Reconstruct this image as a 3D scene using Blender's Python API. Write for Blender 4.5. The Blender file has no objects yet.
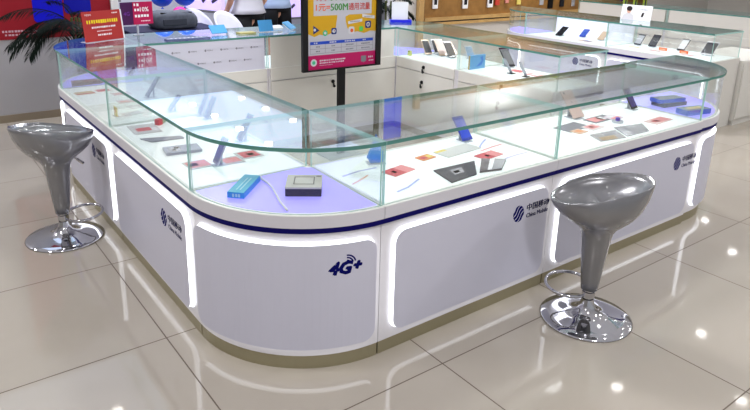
import bpy, bmesh, math, random
from mathutils import Vector, Matrix
random.seed(7)
SC = bpy.context.scene
COL = SC.collection
PI = math.pi

# ------------------------------------------------------------------ materials
MATS = {}
def mat(name, color, rough=.5, metal=0., emit=None, estr=0., spec=.5, coat=0., noise=None):
    if name in MATS: return MATS[name]
    m = bpy.data.materials.new(name); m.use_nodes = True
    nt = m.node_tree; b = nt.nodes['Principled BSDF']
    b.inputs['Base Color'].default_value = (*color, 1)
    b.inputs['Roughness'].default_value = rough
    b.inputs['Metallic'].default_value = metal
    b.inputs['Specular IOR Level'].default_value = spec
    b.inputs['Coat Weight'].default_value = coat
    b.inputs['Coat Roughness'].default_value = .05
    if emit:
        b.inputs['Emission Color'].default_value = (*emit, 1)
        b.inputs['Emission Strength'].default_value = estr
    if noise:
        sc, amt = noise
        tc = nt.nodes.new('ShaderNodeTexCoord'); n = nt.nodes.new('ShaderNodeTexNoise')
        n.inputs['Scale'].default_value = sc; n.inputs['Detail'].default_value = 4
        r = nt.nodes.new('ShaderNodeValToRGB')
        r.color_ramp.elements[0].position = .3; r.color_ramp.elements[1].position = .7
        r.color_ramp.elements[0].color = (*[c * (1 - amt) for c in color], 1)
        r.color_ramp.elements[1].color = (*[min(1, c * (1 + amt)) for c in color], 1)
        nt.links.new(tc.outputs['Object'], n.inputs['Vector'])
        nt.links.new(n.outputs['Fac'], r.inputs['Fac'])
        nt.links.new(r.outputs['Color'], b.inputs['Base Color'])
    MATS[name] = m
    return m

def s2l(r, g, b):
    f = lambda c: (c / 255 / 12.92) if c / 255 <= .04045 else ((c / 255 + .055) / 1.055) ** 2.4
    return (f(r), f(g), f(b))

def glass_mat(name, tint, ior=1.5, gain=1.0):
    m = bpy.data.materials.new(name); m.use_nodes = True
    nt = m.node_tree; nt.nodes.clear()
    o = nt.nodes.new('ShaderNodeOutputMaterial'); mx = nt.nodes.new('ShaderNodeMixShader')
    t = nt.nodes.new('ShaderNodeBsdfTransparent'); g = nt.nodes.new('ShaderNodeBsdfGlossy')
    fr = nt.nodes.new('ShaderNodeFresnel'); ge = nt.nodes.new('ShaderNodeNewGeometry')
    io = nt.nodes.new('ShaderNodeMath'); io.operation = 'MULTIPLY_ADD'; io.inputs[1].default_value = 1 / ior - ior; io.inputs[2].default_value = ior
    nt.links.new(ge.outputs['Backfacing'], io.inputs[0]); nt.links.new(io.outputs[0], fr.inputs['IOR'])
    mu = nt.nodes.new('ShaderNodeMath'); mu.operation = 'MULTIPLY'; mu.inputs[1].default_value = gain; mu.use_clamp = True
    t.inputs['Color'].default_value = (*tint, 1)
    g.inputs['Roughness'].default_value = .01; g.inputs['Color'].default_value = (.95, .98, 1, 1)
    nt.links.new(fr.outputs[0], mu.inputs[0]); nt.links.new(mu.outputs[0], mx.inputs[0])
    nt.links.new(t.outputs[0], mx.inputs[1]); nt.links.new(g.outputs[0], mx.inputs[2])
    nt.links.new(mx.outputs[0], o.inputs['Surface'])
    MATS[name] = m
    return m

WHITE = mat('white_lacquer', s2l(226, 224, 228), .28)
PANEL = mat('panel_white', s2l(212, 212, 226), .35)
FASCIA = mat('fascia_grey', s2l(220, 218, 224), .35)
CREAM = mat('cream_laminate', s2l(222, 220, 214), .6, spec=.3)
NAVY = mat('navy_vinyl', s2l(14, 8, 104), .5, spec=.2)
LOGO = mat('logo_navy', s2l(18, 22, 108), .6, spec=.1)
KICK = mat('kick_brass', s2l(166, 159, 134), .35, .4)
GAP = mat('gap_grey', s2l(120, 118, 120), .6)
LED = mat('led_strip', (1, 1, 1), .5, emit=(.93, .96, 1.0), estr=1.9)
LED_EDGE = mat('led_edge', (1, 1, 1), .5, emit=(.93, .95, 1.0), estr=1.9)
DECK = mat('light_deck', s2l(206, 212, 210), .3, emit=(.92, .99, 1.0), estr=.42)
DECKV = mat('violet_deck', s2l(138, 132, 226), .3, emit=(.46, .42, 1.0), estr=.62)
LIP = mat('deck_lip', s2l(226, 228, 222), .3, emit=(1, 1, .96), estr=.12)
GLASS = glass_mat('clear_glass', (.985, .995, .99))
TOPGLASS = glass_mat('top_glass', (.97, .99, .985), 1.5, 1.25)
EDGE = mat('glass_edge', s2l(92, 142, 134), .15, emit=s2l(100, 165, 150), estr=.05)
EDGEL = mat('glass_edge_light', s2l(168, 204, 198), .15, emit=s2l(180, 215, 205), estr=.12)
CHROME = mat('chrome', (.60, .60, .63), .06, 1.)
STOOLGREY = mat('stool_abs', s2l(140, 140, 143), .26, .45, coat=.6)
BLACK = mat('black_plastic', s2l(16, 15, 18), .35)
LOCKM = mat('lock_black', s2l(22, 22, 24), .35)
PHONEBLK = mat('phone_black', s2l(36, 36, 44), .18)
SCREENB = mat('phone_screen', s2l(58, 58, 92), .1, emit=s2l(66, 66, 120), estr=.12)
PHONEWHT = mat('phone_white', s2l(225, 225, 228), .25)
PHONEGLD = mat('phone_gold', s2l(222, 196, 172), .3, .2)
ROSE = mat('phone_rose', s2l(226, 200, 190), .35)
BLUEPH = mat('phone_blue', s2l(40, 70, 190), .25)
ACRYL = glass_mat('acrylic', (.96, .98, 1), 1.45)
LITB = mat('lit_board', s2l(232, 230, 242), .4, emit=(.93, .92, 1), estr=.35)
def pm(n, r, g, b, rough=.5, e=0.): return mat(n, s2l(r, g, b), rough, emit=s2l(r, g, b) if e else None, estr=e)
RED = pm('sheet_red', 205, 90, 96); PINK = pm('sheet_pink', 230, 150, 150); ORANGE = pm('sheet_orange', 226, 150, 92)
PAPER = pm('paper_white', 236, 236, 238); GREYP = pm('paper_grey', 176, 178, 184); DKP = pm('paper_dark', 74, 74, 80)
YEL = pm('sheet_yellow', 226, 210, 120); CYANB = pm('box_cyan', 30, 150, 222, .35); CYANT = pm('box_teal', 60, 172, 204, .35)
BOXNAVY = pm('box_navy', 40, 50, 84, .35); BOXBLUE = pm('box_blue', 26, 92, 208, .35); BOXGREY = pm('box_slate', 92, 104, 122, .4)
SKYB = pm('folder_sky', 96, 178, 236, .4); SILV = mat('silver_print', s2l(190, 190, 196), .25, .4)
REDSIGN = pm('sign_red', 176, 52, 48, .5); MAG = pm('sign_magenta', 186, 22, 84, .4); PURP = pm('sign_purple', 78, 24, 84, .4)
YTXT = pm('text_yellow', 240, 214, 40); WTXT = pm('text_white', 240, 236, 236); LIME = pm('lime', 206, 226, 90)
POSTERRED = pm('poster_red', 152, 20, 38, .6, .03); POSTERBLUE = pm('poster_blue', 10, 12, 190, .4, .15)
WOOD = mat('frame_wood', s2l(190, 156, 104), .4, noise=(6, .12))
SLAT = mat('slat_board', s2l(150, 112, 62), .5, noise=(9, .15))
WALLC = mat('wall_paint', s2l(214, 211, 206), .6)
WALLW = mat('wall_white', s2l(226, 224, 222), .6)
WALLG = mat('wall_grey', s2l(182, 180, 182), .6)
LAV = pm('lavender_panel', 214, 196, 246, .4, .55)
BLUEFR = pm('blue_metal', 26, 36, 200, .3, .12)

# ------------------------------------------------------------------ mesh helpers
def link(name, me, parent=None):
    o = bpy.data.objects.new(name, me); COL.objects.link(o)
    if parent is not None: o.parent = parent
    return o

class MB:
    """collects faces and links them as one mesh object"""
    def __init__(s): s.v = []; s.f = []; s.m = []
    def add(s, vs, fs, mi=0):
        k = len(s.v); s.v += [tuple(p) for p in vs]
        for f in fs: s.f.append(tuple(i + k for i in f)); s.m.append(mi)
    def box(s, x0, x1, y0, y1, z0, z1, mi=0, T=None, mis=None):
        vs = [(x, y, z) for z in (z0, z1) for y in (y0, y1) for x in (x0, x1)]
        if T: vs = [T @ Vector(p) for p in vs]
        fs = [(0, 2, 3, 1), (4, 5, 7, 6), (0, 1, 5, 4), (2, 6, 7, 3), (0, 4, 6, 2), (1, 3, 7, 5)]
        k = len(s.v); s.v += [tuple(p) for p in vs]
        for i, f in enumerate(fs):
            s.f.append(tuple(j + k for j in f)); s.m.append(mis[i] if mis else mi)
    def lathe(s, prof, n=32, mi=0, T=None, fn=None, close=False):
        vs = []; 
        for (r, z) in prof:
            for i in range(n):
                a = 2 * PI * i / n
                p = fn(r, z, a) if fn else (r * math.cos(a), r * math.sin(a), z)
                vs.append(T @ Vector(p) if T else p)
        fs = []
        for j in range(len(prof) - 1):
            for i in range(n):
                i2 = (i + 1) % n
                fs.append((j * n + i, j * n + i2, (j + 1) * n + i2, (j + 1) * n + i))
        if close:
            fs.append(tuple(range(n - 1, -1, -1))); fs.append(tuple((len(prof) - 1) * n + i for i in range(n)))
        s.add(vs, fs, mi)
    def tube(s, pts, r, n=8, mi=0, closed=False):
        pts = [Vector(p) for p in pts]; N = len(pts); vs = []
        up = None
        for i in range(N):
            a = pts[(i - 1) % N] if closed or i > 0 else pts[0]
            b = pts[(i + 1) % N] if closed or i < N - 1 else pts[-1]
            t = (b - a).normalized()
            if up is None:
                up = Vector((0, 0, 1)) if abs(t.z) < .9 else Vector((1, 0, 0))
            x = t.cross(up).normalized(); up = x.cross(t).normalized()
            rr = r[i] if isinstance(r, (list, tuple)) else r
            for k in range(n):
                c = 2 * PI * k / n
                vs.append(pts[i] + x * rr * math.cos(c) + up * rr * math.sin(c))
        fs = []
        for i in range(N if closed else N - 1):
            j = (i + 1) % N
            for k in range(n):
                k2 = (k + 1) % n
                fs.append((i * n + k, i * n + k2, j * n + k2, j * n + k))
        if not closed:
            fs.append(tuple(range(n - 1, -1, -1))); fs.append(tuple((N - 1) * n + k for k in range(n)))
        s.add(vs, fs, mi)
    def poly(s, pts, mi=0): s.add(pts, [tuple(range(len(pts)))], mi)
    def build(s, name, mats, parent=None, smooth=False, bevel=0., inv=None):
        me = bpy.data.meshes.new(name); me.from_pydata(s.v, [], s.f)
        for m in (mats if isinstance(mats, (list, tuple)) else [mats]): me.materials.append(m)
        me.polygons.foreach_set('material_index', s.m)
        bm = bmesh.new(); bm.from_mesh(me); bmesh.ops.recalc_face_normals(bm, faces=bm.faces); bm.to_mesh(me); bm.free()
        o = link(name, me, parent)
        if smooth:
            for p in me.polygons: p.use_smooth = True
        if bevel:
            b = o.modifiers.new('b', 'BEVEL'); b.width = bevel; b.segments = 2; b.limit_method = 'ANGLE'
            b.harden_normals = False
        return o

def tag(o, label=None, cat=None, group=None, kind=None):
    if label: o['label'] = label
    if cat: o['category'] = cat
    if group: o['group'] = group
    if kind: o['kind'] = kind
    return o
def thing(name, label, cat, loc=(0, 0, 0), rz=0., group=None):
    o = bpy.data.objects.new(name, None); o.empty_display_size = .1
    COL.objects.link(o); o.location = loc; o.rotation_euler = (0, 0, rz)
    return tag(o, label, cat, group)
def copy_tree(o, loc=None, rz=None, label=None):
    def rec(a, par):
        c = a.copy(); COL.objects.link(c); c.parent = par
        for ch in a.children: rec(ch, c)
        return c
    c = rec(o, None)
    if loc is not None: c.location = loc
    if rz is not None: c.rotation_euler = (0, 0, rz)
    if label: c['label'] = label
    return c

_TXT = {}
def text_geo(s, bold=0., shear=0.):
    """flat glyph mesh, height about 1 per em"""
    key = (s, bold, shear)
    if key in _TXT: return _TXT[key]
    c = bpy.data.curves.new('lettering', 'FONT'); c.body = s; c.align_x = 'LEFT'; c.resolution_u = 2
    c.offset = bold; c.shear = shear
    o = bpy.data.objects.new('lettering', c); COL.objects.link(o)
    bpy.context.view_layer.update()
    me = bpy.data.meshes.new_from_object(o.evaluated_get(bpy.context.evaluated_depsgraph_get()))
    vs = [(v.co.x, v.co.y) for v in me.vertices]; fs = [tuple(p.vertices) for p in me.polygons]
    bpy.data.objects.remove(o); bpy.data.curves.remove(c); bpy.data.meshes.remove(me)
    _TXT[key] = (vs, fs)
    return vs, fs
def put_text(mb, s, u, w, h, fn, mi=0, width=None, bold=0., shear=0., center=False):
    """fn(u, w) -> 3-D point; glyph height h; optional total width"""
    vs, fs = text_geo(s, bold, shear)
    x0 = min(v[0] for v in vs); x1 = max(v[0] for v in vs); y0 = min(v[1] for v in vs); y1 = max(v[1] for v in vs)
    ky = h / (y1 - y0); kx = (width / (x1 - x0)) if width else ky
    if center: u -= (x1 - x0) * kx / 2
    mb.add([fn(u + (x - x0) * kx, w + (y - y0) * ky) for x, y in vs], fs, mi)

# ------------------------------------------------------------------ camera
cam = bpy.data.cameras.new('camera'); co = bpy.data.objects.new('camera', cam); COL.objects.link(co)
yaw, pitch, roll = [math.radians(a) for a in (52.7744, 17.0362, 1.4357)]
fw = Vector((math.cos(yaw) * math.cos(pitch), math.sin(yaw) * math.cos(pitch), -math.sin(pitch)))
r0 = Vector((math.sin(yaw), -math.cos(yaw), 0)); u0 = r0.cross(fw)
rr = r0 * math.cos(roll) + u0 * math.sin(roll); uu = -r0 * math.sin(roll) + u0 * math.cos(roll)
M = Matrix((rr, uu, -fw)).transposed().to_4x4(); M.translation = (-1.5503, -2.5703, 1.7241)
co.matrix_world = M
cam.sensor_width = 36; cam.lens = 649.05 / 750 * 36; cam.shift_y = -60.3377 / 750
cam.clip_start = .05; cam.clip_end = 100
SC.camera = co

# ------------------------------------------------------------------ dimensions of the counters
FZ = -.035; R = .61; ZB = .03; ZS = .612; ZS2 = .636; ZD = .694; ZT = .9726; TG = .016

class Seg:
    """maps (u along the front seen from outside, v depth from the inner side, z)"""
    def __init__(s, O=None, U=None, N=None, L=None, c=None, a0=None, r=R, sweep=PI / 2, lead=0.):
        s.O, s.U, s.N, s.c, s.a0, s.r, s.sweep = O, U, N, c, a0, r, sweep
        s.L = L if L else r * sweep + lead; s.lead = lead
        s.curved = c is not None; s.n = 24 if s.curved else 1
    def P(s, u, v, z):
        if s.curved:
            a = s.a0 + max(0, u - s.lead) / (s.L - s.lead) * s.sweep; d = min(0, u - s.lead)
            return (s.c[0] + v * math.cos(a) - d * math.sin(a), s.c[1] + v * math.sin(a) + d * math.cos(a), z)
        return (s.O[0] + s.U[0] * u + s.N[0] * v, s.O[1] + s.U[1] * u + s.N[1] * v, z)
    def ubox(s, mb, u0, u1, v0, v1, z0, z1, mis=(0, 0, 0, 0, 0, 0)):
        """mis: bottom, top, inner(v0), outer(v1), u0 end, u1 end"""
        v0 = max(v0, .002) if s.curved else v0
        n = s.n; vs = []
        for i in range(n + 1):
            u = u0 + (u1 - u0) * i / n
            vs += [s.P(u, v0, z0), s.P(u, v1, z0), s.P(u, v1, z1), s.P(u, v0, z1)]
        k = len(mb.v); mb.v += vs
        def F(f, m): mb.f.append(tuple(j + k for j in f)); mb.m.append(m)
        for i in range(n):
            a = 4 * i; b = a + 4
            F((a, b, b + 1, a + 1), mis[0]); F((a + 3, a + 2, b + 2, b + 3), mis[1])
            F((a, a + 3, b + 3, b), mis[2]); F((a + 1, b + 1, b + 2, a + 2), mis[3])
        F((0, 1, 2, 3), mis[4]); F((4 * n, 4 * n + 3, 4 * n + 2, 4 * n + 1), mis[5])
    def rrect(s, u0, u1, z0, z1, r, k=6):
        pts = []
        for (cu, cz, a) in ((u1 - r, z0 + r, -PI / 2), (u1 - r, z1 - r, 0), (u0 + r, z1 - r, PI / 2), (u0 + r, z0 + r, PI)):
            for i in range(k + 1):
                t = a + PI / 2 * i / k; pts.append((cu + r * math.cos(t), cz + r * math.sin(t)))
        return pts
    def panel(s, mb, u0, u1, z0, z1, r, v0, v1):
        us = [u0 + r * (1 - math.cos(PI / 2 * i / 8)) for i in range(9)]
        us += [u0 + r + (u1 - u0 - 2 * r) * i / s.n for i in range(1, s.n)]
        us += [u1 - r * (1 - math.cos(PI / 2 * (8 - i) / 8)) for i in range(9)]
        def cut(u):
            d = min(u - u0, u1 - u)
            return 0 if d >= r else r - math.sqrt(max(0, r * r - (r - d) ** 2))
        vs = []
        for u in us:
            h = cut(u); vs += [s.P(u, v0, z0 + h), s.P(u, v1, z0 + h), s.P(u, v1, z1 - h), s.P(u, v0, z1 - h)]
        k = len(mb.v); mb.v += vs
        def F(f, m): mb.f.append(tuple(j + k for j in f)); mb.m.append(m)
        n = len(us) - 1
        for i in range(n):
            a = 4 * i; b = a + 4
            F((a, b, b + 1, a + 1), 1); F((a + 3, a + 2, b + 2, b + 3), 1)
            F((a, a + 3, b + 3, b), 0); F((a + 1, b + 1, b + 2, a + 2), 0)
        F((0, 1, 2, 3), 1); F((4 * n, 4 * n + 3, 4 * n + 2, 4 * n + 1), 1)
    def ring(s, mb, u0, u1, z0, z1, r, din, dout, v):
        """flat light strip round a panel, lying at depth v"""
        A = s.rrect(u0 + din, u1 - din, z0 + din, z1 - din, max(.01, r - din)); B = s.rrect(u0 - dout, u1 + dout, z0 - dout, z1 + dout, r + dout)
        n = len(A)
        def dense(Q):
            out = []
            for i in range(n):
                p, q = Q[i], Q[(i + 1) % n]; kk = 20 if abs(p[0] - q[0]) > .1 and s.curved else 1
                out += [(p[0] + (q[0] - p[0]) * t / kk, p[1] + (q[1] - p[1]) * t / kk) for t in range(kk)]
            return out
        A, B = dense(A), dense(B); n = len(A)
        vs = [s.P(a[0], v, a[1]) for a in A] + [s.P(b[0], v, b[1]) for b in B]
        mb.add(vs, [(i, (i + 1) % n, n + (i + 1) % n, n + i) for i in range(n)])

def emblem(mb, fn, cu, cz, rad, mi=0):
    """round emblem made of slanting wavy bands"""
    nb = 4; ca, sa = math.cos(math.radians(42)), math.sin(math.radians(42))
    for k in range(nb):
        y0 = -1 + 2 * (k + .08) / nb; y1 = -1 + 2 * (k + .84) / nb
        lo, hi = [], []
        for i in range(19):
            x = -1 + 2 * i / 18
            w = .13 * math.sin(x * PI * 1.05)
            lim = math.sqrt(max(0, 1 - x * x))
            a = max(-lim, min(lim, y0 + w)); b = max(-lim, min(lim, y1 + w))
            lo.append((x, a)); hi.append((x, b))
        for i in range(18):
            q = [lo[i], lo[i + 1], hi[i + 1], hi[i]]
            if abs(q[0][1] - q[3][1]) + abs(q[1][1] - q[2][1]) < 1e-4: continue
            mb.poly([fn(cu + rad * .9 * (x * ca - y * sa), cz + rad * (x * sa + y * ca)) for x, y in q], mi)

def wordmark(seg, parent, uc, zc, k=1.0):
    v = R - .0008
    f = lambda u, z: seg.P(u, v, z)
    mb = MB(); emblem(mb, f, uc - .098 * k, zc, .040 * k); mb.build('emblem', LOGO, parent)
    mb = MB()
    for q in (0, .0012, .0024):
        put_text(mb, '中国移动', uc - .045 * k + q, zc + .001 * k, .034 * k, f, width=.155 * k, bold=.012)
        put_text(mb, 'China Mobile', uc - .045 * k + q, zc - .032 * k, .021 * k, f, width=.150 * k)
    mb.build('lettering', LOGO, parent)

def fourg(seg, parent, uc, zc, k=1.0):
    v = seg.r - .0008
    f = lambda u, z: seg.P(u, v, z)
    mb = MB()
    for q, w in ((0, 0), (.003, 0), (.006, 0), (.003, .003), (.006, -.003)):
        put_text(mb, '4G', uc - .085 * k + q, zc - .035 * k + w, .072 * k, f, bold=.022, shear=.25)
        put_text(mb, '+', uc + .048 * k + q, zc - .014 * k + w, .042 * k, f, bold=.03, shear=.3)
    for q, (r_, w) in enumerate(((.016, .007), (.030, .008), (.044, .008))):
        for i in range(8):
            a0, a1 = [math.radians(12 + 80 * (i + d) / 8) for d in (0, 1)]
            cx, cz = uc + .014 * k, zc + .022 * k
            pts = [(cx + rr_ * k * math.cos(a), cz + rr_ * k * math.sin(a)) for rr_, a in ((r_, a0), (r_ + w, a0), (r_ + w, a1), (r_, a1))]
            mb.poly([f(*p) for p in pts])
    mb.build('lettering', LOGO, parent)

def lock(seg, parent, u, z, side='in'):
    mb = MB()
    o = Vector(seg.P(u, -.002 if side == 'in' else R, z))
    n = Vector(seg.P(u, -1, z)) - Vector(seg.P(u, 0, z)); n.normalize()
    t = Vector((0, 0, 1)).cross(n)
    T = Matrix((t, Vector((0, 0, 1)), n)).transposed().to_4x4(); T.translation = o
    mb.lathe([(.0, 0), (.017, 0), (.017, .008), (.0, .008)], 14, T=T)
    mb.box(-.004, .004, -.004, .004, .008, .022, T=T); mb.box(-.008, .008, -.045, -.015, .016, .020, T=T)
    mb.lathe([(.0, .014), (.013, .014), (.013, .021), (.0, .021)], 12, T=T @ Matrix.Translation((.006, -.042, 0)))
    mb.build('lock', LOCKM, parent)

def counter(seg, label, deckmat=DECK, panels=None, logo=None, inner=None, back='glass', ends=(True, True), group='lit phone display counters', glow=True, panel_z=(.074, .560), rim=.058):
    root = thing('display_counter', label, 'display counter', seg.P(seg.L / 2, seg.r / 2, FZ), group=group)
    inv = Matrix.Translation(-Vector(root.location))
    class B(MB):
        def build(s, name, mats, parent=root, **k):
            o = MB.build(s, name, mats, parent, **k)
            if parent is root: o.matrix_parent_inverse = Matrix.Identity(4); o.data.transform(inv)
            return o
    L, r = seg.L, seg.r
    e = .0015
    b = B(); seg.ubox(b, e, L - e, 0, r - .024, ZB, ZS); b.build('body', WHITE)
    b = B(); seg.ubox(b, e + .002, L - e - .002, .012, r - .028, FZ, ZB); b.build('kick_plate', KICK)
    b = B(); seg.ubox(b, e, L - e, .15, r - .004, ZS, ZS2); b.build('blue_stripe', NAVY)
    b = B(); seg.ubox(b, e, L - e, 0, r, ZS2, ZD - .006); seg.ubox(b, e, L - e, 0, .15, ZS, ZS2); b.build('edge_band', FASCIA)
    b = B(); seg.ubox(b, e, L - e, 0, r - .002, ZD - .006, ZD - .002); b.build('deck_border', LIP)
    b = B(); seg.ubox(b, .022, L - .022, .022 if not seg.curved else .03, r - .03, ZD - .003, ZD); b.build('light_deck', deckmat)
    # glass case
    t = .007; vg = r - .012; zt0 = ZT - TG
    b = B(); seg.ubox(b, e, L - e, 0, r - .002, zt0, ZT, (0, 0, 1, 1, 2, 2)); b.build('top_glass', [TOPGLASS, EDGE, EDGEL])
    b = B(); seg.ubox(b, .004, L - .004, vg - t, vg, ZD - .002, zt0 - .0005, (1, 1, 0, 0, 1, 1)); b.build('front_glass', [GLASS, EDGEL])
    for k, on in enumerate(ends):
        if not on: continue
        u = .004 if k == 0 else L - .004 - t
        b = B(); s0 = seg.n; seg.n = 1
        if seg.curved:
            du = t * 1.2; u = .006 if k == 0 else L - .006 - du
            seg.ubox(b, u, u + du, .03, vg - t - .002, ZD - .002, zt0 - .0005, (1, 1, 1, 1, 0, 0))
        else: seg.ubox(b, u, u + t, .012, vg - t - .002, ZD - .002, zt0 - .0005, (1, 1, 1, 1, 0, 0))
        seg.n = s0; b.build('side_glass', [GLASS, EDGEL])
    if not seg.curved:
        if back == 'glass':
            b = B(); seg.ubox(b, .012, L - .012, .002, .008, ZD - .002, zt0 - .0005, (1, 1, 0, 0, 1, 1)); b.build('back_glass', [GLASS, EDGEL])
        else:
            m = {'logo': PANEL, 'cream': CREAM, 'white': LITB}[back]
            b = B(); seg.ubox(b, .03, L - .03, .002, .010, ZD - .002, zt0 - .0005); bo = b.build('back_board', m)
            if back == 'logo':
                mb = B()
                for row in range(2):
                    for q in range(8):
                        uu_ = .10 + q * .135 + (0.07 if row else 0)
                        if uu_ > L - .1: continue
                        f = lambda u, z: seg.P(L - u, .0006, z)
                        zz = .885 - row * .10
                        emblem(mb, f, uu_ - .012, zz, .009); put_text(mb, '中国移动', uu_, zz - .006, .012, f, width=.05)
                o = MB.build(mb, 'lettering', pm('board_print', 120, 118, 130), bo); o.data.transform(inv)
    # outer panels with halo strips
    for (u0, u1) in (panels or []):
        z0, z1 = panel_z
        b = B(); seg.panel(b, u0, u1, z0, z1, rim, r - .016, r - .001); po = b.build('front_panel', [PANEL, LED_EDGE if glow else PANEL])
        if glow:
            b = B(); seg.ring(b, u0, u1, z0, z1, rim, .016, .006, r - .0225); o = MB.build(b, 'light_strip', LED, po); o.data.transform(inv)
        if logo:
            kind, uc, zc = logo[:3]
            tmp = []
            n0 = set(po.children)
            (wordmark if kind == 'cm' else fourg)(seg, po, uc, zc, 1.12 if kind == 'cm' else .80)
            for ch in po.children:
                if ch not in n0: ch.data.transform(inv)
    # staff side
    if inner:
        for (name, u0, u1, z0, z1, locks) in inner:
            b = B(); seg.ubox(b, u0, u1, -.014, -.001, z0, z1); po = b.build(name, CREAM)
            for (lu, lz) in locks:
                n0 = set(po.children); 
                seg2 = seg; lock(seg2, po, lu, lz)
                for ch in po.children:
                    if ch not in n0: ch.data.transform(Matrix.Translation(seg.P(0, -.013, 0)) @ Matrix.Translation(-Vector(seg.P(0, 0, 0)))); ch.data.transform(inv)
    return root

LX, LY, XE = 2.60, 2.40, 2.46
MX, MY = 1.13, 1.215
doors = lambda L: [('door', .02, L / 2 - .004, .07, .575, []), ('door', L / 2 + .004, L - .02, .07, .575, [(L / 2 + .05, .515)]),
                   ('fascia_board', .02, L - .02, .585, .69, [])]
drw = lambda L: [('drawer', .03, L - .03, .60, .69, [(L * .5, .645)]), ('door', .03, L - .03, .07, .592, [(L * .52, .50)])]

W_, S_, N_, E_ = (-1, 0), (0, -1), (0, 1), (1, 0)
sw = Seg(c=(0, 0), a0=PI); counter(sw, 'rounded white corner counter with violet lit deck and 4G+ lettering, nearest the camera', DECKV, [(.035, sw.L - .035)], ('4g', sw.L - .185, .45), ends=(True, True))
s1 = Seg((0, 0), (1, 0), S_, MX); counter(s1, 'straight lit counter holding the black booklet, between the rounded 4G+ corner and the right stool', DECK, [(.065, MX - .05)], ('cm', MX - .165, .455), doors(MX))
s2 = Seg((MX, 0), (1, 0), S_, LX - MX); counter(s2, 'straight lit counter behind the right stool, with the leaning rose gold phone inside', DECK, [(.06, LX - MX - .055)], ('cm', LX - MX - .135, .445), doors(LX - MX))
se = Seg(c=(LX + .09, .03), a0=1.5 * PI, r=.63, lead=.09); counter(se, 'rounded end counter with violet deck under the stacked blue boxes, by the aisle', DECKV, [(.06, se.L - .06)], None)
w1 = Seg((0, MY), (0, -1), W_, MY); counter(w1, 'straight lit counter running back from the rounded 4G+ corner toward the left stool', DECK, [(.06, MY - .055)], ('cm', MY - .23, .447), doors(MY))
w2 = Seg((0, LY), (0, -1), W_, LY - MY); counter(w2, 'straight lit counter right behind the left stool, ending under the red sign', DECK, [(.06, LY - MY - .055)], ('cm', LY - MY - .27, .45), doors(LY - MY))
nw = Seg(c=(0, LY), a0=PI / 2); counter(nw, 'rounded far left corner counter under the red sign', DECKV, [(.06, nw.L - .06)], None)
NX = 1.05
n1 = Seg((NX, LY), (-1, 0), N_, NX); counter(n1, 'back counter with a small repeated logo pattern on its inner glass board', DECK, [(.045, NX - .045)], None, doors(NX), back='logo')
n2 = Seg((XE, LY), (-1, 0), N_, XE - NX); counter(n2, 'back counter with a plain cream inner board, behind the poster stand', DECK, [(.045, XE - NX - .045)], None, doors(XE - NX), back='cream')
ne = Seg(c=(XE, LY), a0=0); counter(ne, 'rounded far right corner counter of the ring, beside the poster stand', DECKV, [(.06, ne.L - .06)], None)
EY, EM = .45, 1.53
e2 = Seg((XE, EM), (0, 1), E_, LY - EM); counter(e2, 'inner right counter with the row of leaning phones and drawers with black locks', DECK, [(.045, LY - EM - .045)], None, drw(LY - EM))
e1 = Seg((XE, EY), (0, 1), E_, EM - EY); counter(e1, 'inner right counter holding the upright blue box, open end at the aisle', DECK, [(.045, EM - EY - .045)], None, drw(EM - EY))

# second ring of counters behind, across the aisle
IX = 4.98; ID = .6
G2 = 'counters of the second ring across the aisle'
i1 = Seg((IX + R, 1.76), (0, -1), W_, 1.76 - .55); i1c = counter(i1, 'far counter across the aisle with orange price tags among its phones, its end bare cream', DECK, [(.05, 1.16)], ('cm', .98, .50), None, group=G2)
b = MB(); b.box(IX + .01, IX + R - .01, .538, .549, FZ, ZD - .002); o = b.build('end_panel', CREAM, i1c); o.data.transform(Matrix.Translation(-i1c.location))
i2 = Seg((IX + R, 2.95), (0, -1), W_, 2.95 - 1.76); counter(i2, 'far counter across the aisle with black, blue and gold phones leaning inside', DECK, [(.05, 1.14)], ('cm', .93, .47), None, 'white', group=G2)
ic = Seg(c=(IX + R, 2.95), a0=PI / 2); counter(ic, 'rounded far counter corner across the aisle, lit blue, under the slatted accessory wall', DECKV, [(.06, ic.L - .06)], ('4g', ic.L * .6, .44), None, group=G2)
j1 = Seg((7.35, .9), (0, 1), E_, 1.5); counter(j1, 'farthest counter at the right edge, its cream inner board facing us', DECK, [(.05, 1.45)], None, doors(1.5), back='cream', group=G2)
j2 = Seg((7.35, 2.4), (0, 1), E_, 1.5); counter(j2, 'farthest counter behind the small white sign with a person', DECK, [(.05, 1.45)], None, doors(1.5), back='cream', group=G2)

t = thing('storage_cabinet', 'plain cream storage cabinet with a wooden pull at the right edge', 'cabinet', (5.98, .8, FZ))
b = MB(); b.box(-.385, .6, -.3, .3, .05, .70); b.build('carcass', CREAM, t, bevel=.004)
b = MB(); b.box(-.37, .58, -.295, .28, 0, .05); b.build('plinth', CREAM, t)
b = MB(); b.box(-.375, .05, -.315, -.301, .07, .69); d = b.build('door', CREAM, t, bevel=.003)
b = MB(); b.box(-.06, .04, -.322, -.3155, .43, .445); b.box(-.06, .04, -.322, -.3155, .465, .475); b.build('pull', WOOD, d)

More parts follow.
